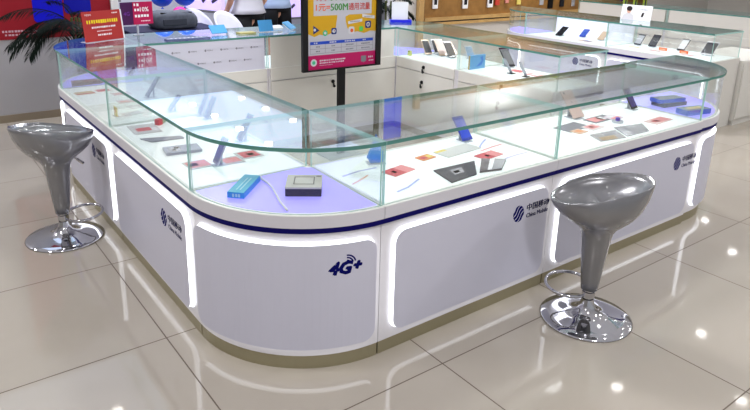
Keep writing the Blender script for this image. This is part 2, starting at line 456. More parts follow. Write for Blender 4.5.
# ------------------------------------------------------------------ room
def floor_mat():
    m = bpy.data.materials.new('polished_tile'); m.use_nodes = True; nt = m.node_tree; b = nt.nodes['Principled BSDF']
    tc = nt.nodes.new('ShaderNodeTexCoord'); sp = nt.nodes.new('ShaderNodeSeparateXYZ'); nt.links.new(tc.outputs['Object'], sp.inputs[0])
    def mth(op, a, bb=None):
        n = nt.nodes.new('ShaderNodeMath'); n.operation = op
        for i, q in enumerate((a, bb)):
            if q is None: continue
            if isinstance(q, (int, float)): n.inputs[i].default_value = q
            else: nt.links.new(q, n.inputs[i])
        return n.outputs[0]
    masks = []; ids = []
    for ax, off, per in (('X', .197, .922), ('Y', .075, .879)):
        q = mth('DIVIDE', mth('SUBTRACT', sp.outputs[ax], off), per)
        ids.append(mth('FLOOR', q))
        fr = mth('FRACT', q)
        d = mth('MULTIPLY', mth('MINIMUM', fr, mth('SUBTRACT', 1.0, fr)), per)
        masks.append(mth('LESS_THAN', d, .0028))
    g = mth('MAXIMUM', masks[0], masks[1])
    cm = nt.nodes.new('ShaderNodeCombineXYZ'); nt.links.new(ids[0], cm.inputs[0]); nt.links.new(ids[1], cm.inputs[1])
    wn = nt.nodes.new('ShaderNodeTexWhiteNoise'); nt.links.new(cm.outputs[0], wn.inputs['Vector'])
    nz = nt.nodes.new('ShaderNodeTexNoise'); nz.inputs['Scale'].default_value = 2.2; nz.inputs['Detail'].default_value = 6
    nt.links.new(tc.outputs['Object'], nz.inputs['Vector'])
    val = mth('ADD', mth('MULTIPLY', wn.outputs['Value'], .35), mth('MULTIPLY', nz.outputs['Fac'], .65))
    r = nt.nodes.new('ShaderNodeValToRGB')
    r.color_ramp.elements[0].color = (*s2l(176, 168, 156), 1); r.color_ramp.elements[1].color = (*s2l(193, 186, 175), 1)
    nt.links.new(val, r.inputs['Fac'])
    mx = nt.nodes.new('ShaderNodeMix'); mx.data_type = 'RGBA'
    nt.links.new(g, mx.inputs['Factor']); nt.links.new(r.outputs['Color'], mx.inputs[6]); mx.inputs[7].default_value = (*s2l(104, 92, 80), 1)
    nt.links.new(mx.outputs[2], b.inputs['Base Color'])
    b.inputs['Roughness'].default_value = .05; b.inputs['Specular IOR Level'].default_value = .5
    nt.links.new(mth('ADD', mth('MULTIPLY', g, .4), .045), b.inputs['Roughness'])
    return m
b = MB(); b.box(-9, 14, -9, 12, FZ - .05, FZ); o = b.build('floor', floor_mat()); tag(o, kind='structure')
CEIL = mat('ceiling_glow', s2l(226, 228, 236), .7, emit=(.95, .95, 1), estr=.16)  # faint emission put into the whole ceiling as ambient light
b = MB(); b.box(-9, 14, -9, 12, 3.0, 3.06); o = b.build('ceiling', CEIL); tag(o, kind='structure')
b = MB(); b.box(-6, .37, 4.55, 4.85, FZ, 3.0); o = b.build('wall_left', WALLG); tag(o, kind='structure')
b = MB(); b.box(.37, .445, 4.52, 4.88, FZ, 3.0); o = b.build('trim_1', WALLW); tag(o, kind='structure')
b = MB(); b.box(-6, .37, 4.535, 4.55, FZ, .04); o = b.build('baseboard_left', pm('base_brown', 150, 138, 120)); tag(o, kind='structure')
b = MB(); b.box(4.55, 14, 5.05, 5.3, FZ, 3.0); o = b.build('wall_right', WALLC); tag(o, kind='structure')
b = MB(); b.box(-9, 14, 9.0, 9.2, FZ, 3.0); o = b.build('wall_back', pm('wall_dim', 196, 196, 206)); tag(o, kind='structure')
b = MB(); b.box(13.8, 14, -9, 9, FZ, 3.0); o = b.build('wall_far_right', WALLC); tag(o, kind='structure')
b = MB(); b.box(-9, -8.8, -9, 9, FZ, 3.0); o = b.build('wall_far_left', WALLC); tag(o, kind='structure')

b = MB(); b.box(-1.5, 3.7, 3.2, 9.0, 2.985, 2.999); o = b.build('added_glow_panel', mat('added_panel_glow', s2l(225, 230, 240), .6, emit=(.64, .77, 1.0), estr=1.15)); tag(o, kind='structure')  # unseen glowing panel, added to give the left glass tops their bluish glare

# ------------------------------------------------------------------ lights
LAMP = mat('downlight_lens', (1, 1, 1), .5, emit=(1, .97, .92), estr=14)
dl = None
k = 0
for ix in range(-3, 9):
    for iy in range(-4, 9):
        x = 2.65 + .95 * ix; y = 5.5 + .95 * iy - 2.85
        if (ix + iy) % 2 and not (1.5 < x < 5 and y > 3): continue
        if dl is None:
            dl = thing('downlight', 'round recessed ceiling downlight over the shop floor', 'downlight', (x, y, 2.984), group='round ceiling downlights')
            b = MB(); b.lathe([(.062, 0), (.085, -.004), (.085, 0)], 20); b.build('trim_ring', WALLW, dl)
            b = MB(); b.lathe([(.0005, -.003), (.062, -.003)], 20); b.build('lens', LAMP, dl)
        else: copy_tree(dl, (x, y, 2.984))
for x, y in [(-3, -3), (-3, 1), (-3, 4), (0, -3.2), (1.2, .8), (1.2, 4.2), (4, -2.5), (4.2, 1.5), (7.5, -1), (7.5, 2.5), (7, 4.3), (1, 7)]:
    ld = bpy.data.lights.new('ceiling_lamp', 'AREA'); ld.shape = 'DISK'; ld.size = .5; ld.energy = 42; ld.color = (1, .99, 1)
    lo = bpy.data.objects.new('ceiling_lamp', ld); COL.objects.link(lo); lo.location = (x, y, 2.97)
w = bpy.data.worlds.new('world'); SC.world = w; w.use_nodes = True
w.node_tree.nodes['Background'].inputs[0].default_value = (.93, .96, 1, 1); w.node_tree.nodes['Background'].inputs[1].default_value = .5
SC.cycles.transparent_max_bounces = 48; SC.cycles.max_bounces = 10
SC.view_settings.view_transform = 'Standard'; SC.view_settings.look = 'Medium High Contrast'; SC.view_settings.exposure = -.22

# ------------------------------------------------------------------ bar stools
def stool(label, x, y, rz, seat_turn, lever_turn):
    t = thing('bar_stool', label, 'bar stool', (x, y, FZ), rz, 'grey bar stools at the counters')
    # local: +x lateral, +y towards the counter, -y is the backrest lip
    n = 48; rows = []; ca, sa = math.cos(seat_turn), math.sin(seat_turn)
    out = [(.041, .165), (.046, .21), (.055, .30), (.064, .38), (.070, .44), (.077, .475), (.093, .501), (.124, .527), (.162, .556), (.198, .593), (.224, .636), (.237, .671), (.241, .69)]
    inn = [(.237, .694), (.214, .668), (.175, .642), (.12, .622), (.06, .613), (.004, .611)]
    for (r, z) in out + inn:
        w = max(0, min(1, (z - .48) / .21)) ** 1.3
        row = []
        for i in range(n):
            th = 2 * PI * i / n
            lx = r * (1 - .34 * w) * math.cos(th); ly = r * math.sin(th)
            zz = z + w * (-.050 * math.sin(th) * r / .24 + .012 * (1 - abs(math.sin(th))) ** 2)
            row.append((lx * ca - ly * sa, lx * sa + ly * ca, zz))
        rows.append(row)
    vs = [p for row in rows for p in row]; fs = []
    for j in range(len(rows) - 1):
        for i in range(n):
            i2 = (i + 1) % n; fs.append((j * n + i, j * n + i2, (j + 1) * n + i2, (j + 1) * n + i))
    fs.append(tuple(range(n - 1, -1, -1))); fs.append(tuple((len(rows) - 1) * n + i for i in range(n)))
    b = MB(); b.add(vs, fs); o = b.build('seat', STOOLGREY, t, smooth=True)
    b = MB(); b.lathe([(.0, .03), (.030, .03), (.024, .10), (.024, .118), (.032, .12), (.032, .15), (.026, .152), (.026, .20), (.0, .20)], 24); b.build('gas_column', CHROME, t, smooth=False)
    b = MB(); b.lathe([(.0, .0), (.222, .0), (.225, .006), (.218, .012), (.17, .017), (.11, .026), (.07, .038), (.045, .058), (.034, .085), (.028, .11)], 64); b.build('base_plate', CHROME, t, smooth=True)
    b = MB(); pts = []
    for i in range(41):
        a = -PI / 2 + .18 + (2 * PI - .36) * i / 40
        pts.append((.125 * math.cos(a), .118 + .108 * math.sin(a), .135 + .012 * math.sin(a)))
    pts = [(.02, .012, .123)] + pts[::-1] + [(-.02, .012, .123)]
    b.tube(pts, .0085, 10); b.build('foot_ring', CHROME, t, smooth=True)
    b = MB(); cl, sl = math.cos(lever_turn), math.sin(lever_turn); lp = lambda p: (p[0] * cl - p[1] * sl, p[0] * sl + p[1] * cl, p[2])
    b.tube([lp(p) for p in ((-.02, .07, .50), (-.03, .11, .485), (-.04, .155, .44))], .006, 8); b.tube([lp(p) for p in ((-.032, .12, .475), (-.04, .155, .44))], .009, 8); b.build('height_lever', CHROME, t)
    return t
stool('grey scoop bar stool on a chrome disc base, beside the left counter run', -.852, 1.47, -PI / 2, math.radians(18), 0.)
stool('grey scoop bar stool on a chrome disc base, in front of the right counter run', 1.045, -.935, 0, math.radians(58), math.radians(-40))

# ------------------------------------------------------------------ goods in the cases
def phone(label, x, y, z, rz, tilt, L=.15, w=None, body=PHONEBLK, screen=SCREENB, group='phones on display stands', kind='phone', back=False):
    """local: foot edge along x, leaning back towards +y by tilt (deg from vertical), screen faces -y"""
    w = w or L * .50
    t = thing('display_' + kind, label, kind, (x, y, z), rz, group)
    T = Matrix.Translation((0, 0, .012)) @ Matrix.Rotation(-math.radians(tilt), 4, 'X')
    b = MB(); b.box(-w / 2, w / 2, 0, .008, 0, L, T=T); o = b.build('body', body, t, bevel=.002)
    if back:
        for nm, uu_, zz_, r_ in (('camera_lens', -w * .30, L * .90, .008), ('emblem', 0, L * .55, .006)):
            b = MB(); b.add([T @ Vector((uu_ + r_ * math.cos(2 * PI * i / 14), -.001, zz_ + r_ * math.sin(2 * PI * i / 14))) for i in range(14)], [tuple(range(14))]); b.build(nm, PHONEBLK, o)
    else:
        b = MB(); b.box(-w / 2 + .004, w / 2 - .004, -.0012, -.0002, L * .09, L * .91, T=T); b.build('screen', screen, o)
    st = math.sin(math.radians(tilt)); ct = math.cos(math.radians(tilt))
    b = MB(); a = L * .62
    b.box(-w * .25, w * .25, .010, .013, 0, a, T=T)
    b.box(-w * .35, w * .35, -.012, a * st + .01, 0, .004)
    b.box(-w * .25, w * .25, a * st * .9, a * st * .9 + .003, .004, a * ct * .9)
    b.build('stand', MATS['acrylic_solid'], t)
    return t
mat('acrylic_solid', s2l(206, 212, 220), .15)

D = ZD + .0005
WR = -PI / 2   # phone faces west, leans east
phone('narrow dark phone leaning on its stand, farthest upright in the left counter run', -.19, 1.81, D, WR, 35, .16, .055)
phone('small pale phone stand near the red sign, in the far left corner case', -.07, 2.60, D, WR, 40, .09, .05, PHONEWHT)
phone('dark phone leaning behind the small red tag in the left counter run', -.20, 1.36, D, WR, 40, .12, .055)
phone('silver phone leaning with a dark twin directly beside it, mid left run', -.078, 1.17, D, WR, 26, .14, .06, SILV)
phone('dark phone leaning close beside the silver one, mid left run', -.078, 1.07, D, WR, 26, .14, .06)
phone('tall dark phone leaning nearest the inner back edge of the left run', -.114, .54, D, WR, 30, .155, .06)
phone('grey-blue phone leaning nearest the rounded violet corner', -.378, .24, D, WR, 25, .135, .06, SILV, pm('screen_slate', 104, 108, 150, .15))
phone('bright blue phone with a white slash, upright behind the black booklet', .951, -.131, D, 0, 40, .15, .075, BLUEPH, pm('screen_blue', 40, 78, 214, .2, .15))
phone('large rose gold phone showing its back and camera, leaning at the counter joint', 1.925, -.15, D, 0, 40, .20, .11, ROSE, ROSE, back=True)
phone('dark phone with purple icons leaning beside the violet end deck', 2.47, -.2, D, 0, 35, .15, .07, PHONEBLK, pm('screen_purple', 60, 44, 120, .15, .2))

def flat(name, label, cat, quad, h, mats, group=None, z=D, inner=None):
    """flat printed thing from its four ground corners; inner: list of (a0,a1,b0,b1,mat index) areas printed on top"""
    c = Vector((sum(q[0] for q in quad) / 4, sum(q[1] for q in quad) / 4, z))
    q = [Vector((p[0], p[1], z)) - c for p in quad]
    o_ = thing(name, label, cat, c, 0, group) if False else None
    b = MB(); up = Vector((0, 0, h)); vs = q + [p + up for p in q]
    b.add(vs, [(3, 2, 1, 0), (4, 5, 6, 7), (0, 1, 5, 4), (1, 2, 6, 5), (2, 3, 7, 6), (3, 0, 4, 7)])
    for (a0, a1, b0, b1, mi) in inner or []:
        f = lambda s, t_: q[0] * (1 - s) * (1 - t_) + q[1] * s * (1 - t_) + q[2] * s * t_ + q[3] * (1 - s) * t_ + up + Vector((0, 0, .0006))
        b.poly([f(a0, b0), f(a1, b0), f(a1, b1), f(a0, b1)], mi)
    o = b.build(name, mats); o.location = c
    return tag(o, label, cat, group)
def rect(x, y, w, d, a=0.):
    w *= .88; d *= .88
    ca, sa = math.cos(math.radians(a)), math.sin(math.radians(a))
    return [(x + p * ca - q * sa, y + p * sa + q * ca) for p, q in ((-w / 2, -d / 2), (w / 2, -d / 2), (w / 2, d / 2), (-w / 2, d / 2))]
GL = 'printed sheets in the left counter run'; GS = 'printed sheets in the right counter run'
flat('gift_box', 'long flat maroon box across the far left end deck', 'box', [(-.52, 2.43), (-.30, 2.45), (-.27, 2.54), (-.50, 2.54)], .022, [pm('box_maroon', 142, 110, 108), pm('box_maroon_line', 190, 170, 160)], z=ZD + .0005, inner=[(.1, .9, .3, .5, 1)])
flat('leaflet', 'cream leaflet with a red edge near the maroon box', 'leaflet', rect(-.50, 2.17, .14, .10, 5), .002, [pm('leaf_cream', 222, 196, 160), RED], GL, inner=[(.0, 1, .0, .3, 1)])
flat('leaflet', 'small red leaflet just right of the cream one with a red edge', 'leaflet', rect(-.37, 2.20, .10, .08, 5), .002, [PINK, RED], GL, inner=[(.1, .7, .2, .6, 1)])
flat('leaflet', 'pale pink leaflet behind the yellow tag, left run', 'leaflet', rect(-.29, 2.03, .14, .10, 5), .002, [pm('leaf_pale', 232, 214, 216), PINK], GL, inner=[(.1, .8, .3, .6, 1)])
flat('leaflet', 'pale leaflet with pink lines beside the counter joint, left run', 'leaflet', rect(-.32, 1.78, .15, .10, 0), .002, [pm('leaf_pale', 232, 214, 216), PINK], GL, inner=[(.1, .5, .3, .6, 1)])
o = thing('price_tag', 'yellow upright price tag with a pink print near the glass joint', 'price tag', (-.50, 1.42, D))
b = MB(); b.box(-.03, .03, -.012, .012, 0, .004); b.build('base', MATS['acrylic_solid'], o)
b = MB(); b.box(-.03, .03, -.002, .002, .004, .06); f_ = b.build('card', pm('tag_yellow', 236, 214, 120), o); b = MB(); b.box(-.018, .010, -.0035, -.0022, .02, .045); b.build('print', ORANGE, f_); o.rotation_euler = (0, 0, -PI / 2)
flat('leaflet', 'plain white leaflet right of the yellow tag', 'leaflet', rect(-.40, 1.44, .13, .09, 10), .003, [PAPER], GL)
flat('leaflet', 'plain white leaflet behind the plain white one, touching the inner side of the yellow tag', 'leaflet', rect(-.31, 1.60, .13, .10, 10), .003, [PAPER], GL)
o = thing('price_tag', 'tiny red tilted cube tag with a green corner, left run', 'price tag', (-.35, 1.10, D), .5)
b = MB(); b.box(-.018, .018, -.016, .016, .0, .036); b.build('cube', pm('tag_red', 214, 70, 80), o, bevel=.003)
b = MB(); b.box(.019, .046, -.014, .014, .006, .03); b.build('clip', pm('tag_green', 170, 196, 160), o, bevel=.003)
flat('leaflet', 'grey leaflet with a red block, first sheet nearest the outer glass past the joint', 'leaflet', rect(-.45, 1.05, .17, .22, -4), .003, [pm('leaf_grey', 208, 206, 208), RED, PAPER], GL, inner=[(.18, .72, .25, .62, 1), (.72, .95, .2, .5, 2)])
flat('leaflet', 'dark grey pointed leaflet lying near the outer glass, left run', 'leaflet', [(-.535, .86), (-.50, .77), (-.33, .755), (-.335, .80)], .006, [pm('leaf_slate', 150, 152, 164)], GL)
flat('phone_pack', 'silver and grey blister pack lying flat near the post of the rounded corner', 'phone pack', rect(-.42, .55, .20, .13, -8), .014, [pm('pack_grey', 150, 156, 178, .3), SILV, PAPER], None, inner=[(.1, .45, .15, .85, 1), (.2, .3, .3, .5, 2), (.3, .42, .55, .8, 2)])
flat('leaflet', 'pink leaflet cut by the corner glass post, left run', 'leaflet', rect(-.44, .30, .13, .13, 0), .003, [pm('leaf_grey', 208, 206, 208), PINK, RED], GL, inner=[(.05, .95, .1, .9, 1), (.1, .5, .3, .7, 2)])
flat('leaflet', 'pale pink leaflet beside the foot of the grey-blue phone', 'leaflet', rect(-.28, .27, .12, .12, 0), .003, [pm('leaf_grey', 208, 206, 208), PINK], GL, inner=[(.1, .9, .15, .85, 1)])
flat('leaflet', 'red photo leaflet innermost in the near end of the left run', 'leaflet', rect(-.165, .31, .13, .13, 0), .003, [pm('leaf_grey', 208, 206, 208), RED, ORANGE], GL, inner=[(.1, .9, .1, .9, 1), (.4, .7, .3, .6, 2)])

# corner case
t = thing('phone_box', 'teal blue phone box lying on the violet corner deck', 'box', (-.397, -.118, D), math.radians(45))
b = MB(); b.box(-.112, .112, -.037, .037, 0, .027, mis=[0, 1, 0, 0, 0, 0]); o = b.build('carton', [CYANB, CYANT], t, bevel=.002)
b = MB(); b.box(-.08, .07, -.012, -.006, .0272, .0276); b.box(-.08, .07, .004, .010, .0272, .0276)
for yy in (-.02, -.008, .006): b.box(-.1128, -.1122, yy, yy + .009, .006, .02)
b.build('print', pm('box_print', 170, 214, 226), o)
t = thing('phone_box', 'black box with a silver lid and square frame print on the violet corner deck', 'box', (-.185, -.27, D), math.radians(-34))
b = MB(); b.box(-.077, .077, -.08, .08, 0, .034); b.build('carton', pm('box_indigo', 30, 26, 66, .35), t, bevel=.002)
b = MB(); b.box(-.078, .078, -.081, .081, .0342, .043); o = b.build('lid', pm('lid_silver', 198, 196, 188, .35), t, bevel=.002)
b = MB()
for q in ((-.045, .045, .045, .05), (-.045, .045, -.045, -.04), (-.045, -.04, -.045, .045), (.04, .045, -.045, .045)): b.box(q[0], q[1], q[2], q[3], .0432, .0440)
b.box(.050, .072, .05, .054, .0432, .0440); b.box(.050, .072, .06, .064, .0432, .0440); b.build('print', pm('lid_print', 120, 118, 114), o)
b = MB(); b.tube([(-.272, -.02, D + .006), (-.283, -.06, D + .006), (-.285, -.12, D + .006), (-.297, -.19, D + .006), (-.322, -.27, D + .006), (-.345, -.34, D + .006), (-.36, -.41, D + .006), (-.366, -.44, D + .006)], .006, 6)
o = b.build('charging_cable', PAPER, smooth=True); tag(o, 'thin white cable across the violet corner deck', 'cable')

# right run, first case
t = thing('acrylic_standee', 'blue triangular standee on a clear plate behind the glass joint', 'standee', (.30, -.145, D), math.radians(-20))
b = MB(); b.box(-.045, .045, -.03, .03, 0, .004); b.build('base', MATS['acrylic_solid'], t)
b = MB(); b.add([(-.045, -.02, .03), (.045, -.02, .03), (0, .005, .15), (-.045, .01, .03), (.045, .01, .03), (0, .010, .15), (-.03, -.01, .004), (.03, -.01, .004), (.03, .002, .004), (-.03, .002, .004)],
    [(0, 1, 2), (3, 5, 4), (0, 2, 5, 3), (1, 4, 5, 2), (0, 3, 4, 1), (6, 7, 1, 0), (8, 9, 3, 4)]); b.build('panel', pm('standee_blue', 80, 140, 222, .2, .1), t)
flat('leaflet', 'red and pink leaflet by the glass joint nearest the rounded corner', 'leaflet', rect(.32, -.30, .17, .10, 12), .003, [PINK, RED, PAPER], GS, inner=[(.0, .55, .0, 1, 1), (.2, .35, .35, .65, 2)])
flat('leaflet', 'small orange leaflet left of the grey folder, right run', 'leaflet', rect(.565, -.215, .11, .07, 8), .003, [ORANGE, RED, YEL], GS, inner=[(.1, .5, .2, .7, 1), (.6, .95, .2, .8, 2)])
flat('leaflet', 'pale grey folder with a yellow edge under the blue phone', 'leaflet', rect(.79, -.215, .30, .12, 6), .004, [pm('leaf_folder', 214, 216, 212), YEL], GS, inner=[(.0, .3, .75, 1, 1)])
flat('leaflet', 'red and pink leaflet behind the black booklet', 'leaflet', rect(.87, -.365, .17, .09, 8), .003, [PINK, RED, PAPER], GS, inner=[(.0, .55, .0, 1, 1), (.3, .45, .3, .6, 2)])
flat('booklet', 'open black booklet with a silver picture at the front of the right run', 'booklet', [(.42, -.565), (.60, -.545), (.73, -.40), (.46, -.395)], .006, [DKP, SILV, GREYP], inner=[(.30, .62, .35, .75, 1), (.35, .5, .45, .6, 2)])
flat('phone_pack', 'silver and brown phone pack touching the right side of the black booklet', 'phone pack', [(.63, -.535), (.75, -.565), (.88, -.475), (.78, -.40)], .010, [pm('pack_brown', 110, 104, 104), SILV, PAPER], inner=[(.55, 1, 0, 1, 1), (.35, .55, 0, 1, 2)])
for nm, lab, pts, m_ in (('ribbon', 'thin blue ribbon strip curving on the white deck before the black booklet', [(.14, -.515), (.22, -.495), (.33, -.44)], pm('rib_blue', 176, 186, 232)),
                       ('ribbon', 'thin red ribbon strip running toward the joint behind the red leaflet', [(.89, -.29), (1.0, -.27), (1.08, -.262)], pm('rib_red', 240, 176, 176)),
                       ('ribbon', 'thin orange ribbon strip beside the rounded corner post', [(.03, -.33), (.10, -.30), (.16, -.27)], pm('rib_orange', 238, 196, 170)),
                       ('ribbon', 'thin blue ribbon strip between the corner post and the standee', [(.05, -.22), (.16, -.20), (.26, -.205)], pm('rib_blue', 176, 186, 232)),
                       ('ribbon', 'thin blue ribbon strip right of the grey folder', [(.93, -.24), (1.0, -.19), (1.07, -.15)], pm('rib_blue', 176, 186, 232)),
                       ('ribbon', 'thin violet ribbon strip at the front glass before the middle post', [(.90, -.45), (1.0, -.44), (1.09, -.44)], pm('rib_violet', 214, 210, 240))):
    b = MB(); vs = []
    for p in pts: vs += [(p[0], p[1] - .006, D + .001), (p[0], p[1] + .006, D + .001)]
    b.add(vs, [(2 * i, 2 * i + 2, 2 * i + 3, 2 * i + 1) for i in range(len(pts) - 1)]); o = b.build(nm, m_); tag(o, lab, 'ribbon')

# right run, second case
flat('leaflet', 'dark leaflet behind the rose gold phone', 'leaflet', rect(1.72, -.25, .26, .14, 5), .002, [pm('leaf_dark', 122, 124, 134)], GS)
flat('leaflet', 'dark leaflet with a pink photo right of the rose gold phone', 'leaflet', rect(2.04, -.22, .26, .11, 3), .003, [pm('leaf_dark', 122, 124, 134), PINK, PAPER], GS, inner=[(.05, .55, .1, .9, 1), (.45, .7, .2, .8, 2)])
flat('leaflet', 'white and red leaflet in front of the rose gold phone', 'leaflet', rect(1.83, -.32, .15, .10, 5), .003, [pm('leaf_white', 234, 222, 222), PINK, RED], GS, inner=[(.1, .8, .2, .9, 1), (.3, .5, .4, .7, 2)])
flat('leaflet', 'small orange leaflet nearest the middle post, second right case', 'leaflet', rect(1.67, -.335, .10, .08, 5), .003, [pm('leaf_orange', 226, 188, 160), ORANGE], GS, inner=[(.2, .8, .2, .8, 1)])
flat('booklet', 'silver and gold brochure at the front glass of the second right case', 'booklet', [(1.60, -.535), (1.80, -.565), (1.88, -.44), (1.66, -.42)], .004, [pm('broch_grey', 168, 166, 168, .3), pm('broch_gold', 176, 150, 112, .3), SILV], inner=[(.1, .7, .0, .45, 1), (.4, 1, .5, 1, 2)])
flat('booklet', 'shiny grey brochure right of the silver and gold one', 'booklet', [(1.83, -.555), (2.05, -.56), (2.17, -.44), (1.93, -.40)], .004, [pm('broch_shine', 150, 150, 156, .2), SILV], inner=[(.0, .25, .0, 1, 1), (.3, .9, .7, .95, 1)])
flat('leaflet', 'pale red leaflet beside the violet end deck', 'leaflet', rect(2.34, -.45, .24, .10, 4), .003, [pm('leaf_pinkish', 230, 200, 196), PINK, RED], GS, inner=[(.3, .95, .1, .9, 1), (.15, .45, .3, .7, 2)])
t = thing('acrylic_display', 'clear round acrylic puck with a violet dot among the leaflets', 'display stand', (2.07, -.33, D))
b = MB(); b.lathe([(.0, 0), (.035, 0), (.035, .012), (.0, .012)], 20); b.build('base', MATS['acrylic_solid'], t)
b = MB(); b.lathe([(.0, .012), (.014, .012), (.014, .03), (.0, .034)], 16); b.build('knob', pm('puck_violet', 92, 60, 180), t)
flat('wire_coil', 'coil of pale pink earphone wire behind the violet dot', 'earphones', rect(2.14, -.25, .13, .10, 10), .006, [pm('coil', 232, 216, 228), PINK, PAPER], inner=[(.1, .9, .15, .45, 1), (.2, .8, .6, .85, 2)])

# rounded end: boxes
def carton(label, x, y, z, rz, w, d, h, side, top, pr=None):
    t = thing('phone_box', label, 'box', (x, y, z), math.radians(rz))
    b = MB(); b.box(-w / 2, w / 2, -d / 2, d / 2, 0, h, mis=[0, 1, 0, 0, 0, 0]); o = b.build('carton', [side, top], t, bevel=.002)
    if pr:
        b = MB(); b.box(-w * .3, w * .35, -d * .2, d * .25, h + .0002, h + .0008); b.build('print', pr, o)
    return t
carton('dark navy box at the bottom of the stack on the violet end deck', 2.83, -.24, D, -8, .24, .11, .026, BOXNAVY, BOXGREY)
carton('slate box with blue sides on top of the navy box, violet end deck', 2.815, -.235, D + .0268, -14, .235, .10, .028, BOXBLUE, BOXGREY)
carton('bright blue box with a yellow print in front of the stack, violet end deck', 2.74, -.465, D, -12, .22, .10, .036, BOXBLUE, pm('box_bluegrey', 104, 128, 150), pm('print_yellow', 208, 186, 120))

# east row (phones face the far aisle)
ER = PI / 2; EP = math.radians(-12)
GE = 'phones in the inner right case'
phone('grey phone leaning leftmost in the inner right case', 2.76, 2.25, D, EP, 40, .17, .08, PHONEGLD, pm('screen_grey', 56, 55, 62), GE)
phone('grey phone leaning second from the left in the inner right case', 2.87, 2.23, D, EP, 40, .17, .08, PHONEWHT, pm('screen_grey', 56, 55, 62), GE)
phone('cream phone leaning third from the left, wider than its neighbours', 2.84, 2.12, D, EP, 45, .20, .09, PHONEGLD, ROSE, GE)
phone('black phone leaning fourth from the left in the inner right case', 2.85, 2.00, D, EP, 45, .19, .085, PHONEBLK, pm('screen_brown', 84, 76, 72), GE)
phone('gold phone leaning behind the black one in the inner right case', 2.98, 2.12, D, EP, 50, .17, .08, PHONEGLD, PHONEGLD, GE)
phone('white and blue phone leaning just left of the glass joint', 2.98, 1.88, D, EP, 35, .13, .08, PHONEWHT, pm('screen_pale', 150, 170, 196), GE)
phone('black phone with grey keys leaning right of the upright blue box', 2.97, 1.36, D, EP, 45, .21, .09, PHONEBLK, pm('screen_keys', 120, 120, 124), GE)
t = thing('price_tag', 'small yellow-green tag standing left in the inner right case', 'price tag', (2.575, 2.33, D))
b = MB(); b.box(-.012, .012, -.022, .022, 0, .05); o = b.build('card', pm('tag_lime', 206, 214, 130), t, bevel=.003); b = MB(); b.box(-.013, -.0122, -.012, .012, .034, .044); b.build('print', pm('tag_lime_dark', 120, 130, 70), o)
t = thing('phone_box', 'upright light blue box with a white swoosh in the inner right case', 'box', (2.64, 1.475, D), math.radians(2))
b = MB(); b.box(-.10, .10, -.010, .010, 0, .125, mis=[0, 0, 0, 0, 1, 0]); o = b.build('carton', [pm('box_sky', 110, 170, 216, .35), pm('box_ochre', 190, 168, 110)], t, bevel=.002)
b = MB(); b.add([(-.02, -.0106, .02), (.05, -.0106, .03), (.075, -.0106, .075), (.06, -.0106, .112), (.03, -.0106, .10), (.05, -.0106, .07)], [(0, 1, 2, 5), (5, 2, 3, 4)]); b.build('print', pm('box_deepblue', 70, 130, 210), o)
flat('leaflet', 'red leaflet between the clear upright sheets, inner right case', 'leaflet', rect(2.88, 1.21, .10, .16, 0), .003, [PINK, RED], GS, inner=[(.1, .9, .1, .7, 1)])
flat('leaflet', 'pale red leaflet at the aisle end, inner right case', 'leaflet', rect(2.87, 1.00, .10, .17, 0), .003, [PINK, PAPER], GS, inner=[(.2, .8, .2, .8, 1)])
for lab, x, y in (('clear acrylic sheet leaning left of the red leaflet, inner right case', 2.74, 1.15), ('clear acrylic sheet leaning right of the red leaflet, inner right case', 2.74, .985)):
    t = thing('acrylic_sheet', lab, 'display stand', (x, y, D + .006), ER); T = Matrix.Rotation(-math.radians(38), 4, 'X')
    b = MB(); b.box(-.016, .016, 0, .003, 0, .17, T=T); o = b.build('sheet', pm('sheet_edge', 176, 178, 190), t); b = MB(); b.box(-.03, .03, -.02, .03, -.004, .0); b.build('foot', PHONEBLK, t)
t = thing('price_tag', 'lime yellow tag at the aisle end of the inner right case', 'price tag', (2.95, .86, D))
b = MB(); b.box(-.03, .03, -.03, .03, 0, .022); b.build('card', pm('tag_bright', 214, 232, 90, .5, .15), t, bevel=.003); b = MB(); b.box(-.02, .02, -.02, .02, .0222, .0228); b.build('print', PAPER, t)

# second ring goods
GI = 'phones in the far counters across the aisle'
phone('black phone leaning left in the far counter across the aisle', 5.22, 2.60, D, WR, 55, .17, .09, PHONEBLK, PHONEBLK, GI)
phone('blue phone leaning in the far counter across the aisle', 5.40, 2.38, D, WR, 50, .13, .08, BLUEPH, pm('screen_blue2', 60, 100, 200), GI)
phone('gold phone leaning right of the blue one in the far counter', 5.36, 2.09, D, WR, 50, .14, .085, PHONEGLD, PHONEGLD, GI)
phone('black phone with a white picture left of the plain black one, far counter', 5.40, 1.62, D, WR, 40, .14, .085, PHONEBLK, pm('screen_photo', 190, 190, 196), GI)
phone('plain black phone under the small white sign, far counter', 5.42, 1.45, D, WR, 40, .16, .09, PHONEBLK, pm('screen_dark', 70, 70, 74), GI)
phone('white phone between the two orange tags, far counter', 5.44, 1.12, D, WR, 45, .16, .085, PHONEBLK, pm('screen_white', 226, 226, 226), GI)
phone('large dark phone at the open end of the far counter', 5.38, .80, D, WR, 45, .18, .13, PHONEWHT, pm('screen_dark', 70, 70, 74), GI)
flat('leaflet', 'gold and purple card lying in front of the blue phone, far counter', 'leaflet', rect(5.15, 2.16, .10, .22, 0), .004, [PHONEGLD, pm('card_purple', 120, 104, 150)], inner=[(0, 1, 0, .5, 1)])
for lab, y in (('orange tag left of the white phone, far counter', 1.24), ('orange tag right of the white phone, far counter', 1.0)):
    t = thing('price_tag', lab, 'price tag', (5.30, y, D), WR, 'orange tags in the far counter'); b = MB(); b.box(-.045, .045, -.008, .008, 0, .03); b.build('card', pm('tag_orange', 236, 116, 60, .5, .15), t); b = MB(); b.box(-.03, .03, -.0092, -.0085, .008, .02); b.build('print', pm('tag_print', 246, 190, 160), t)
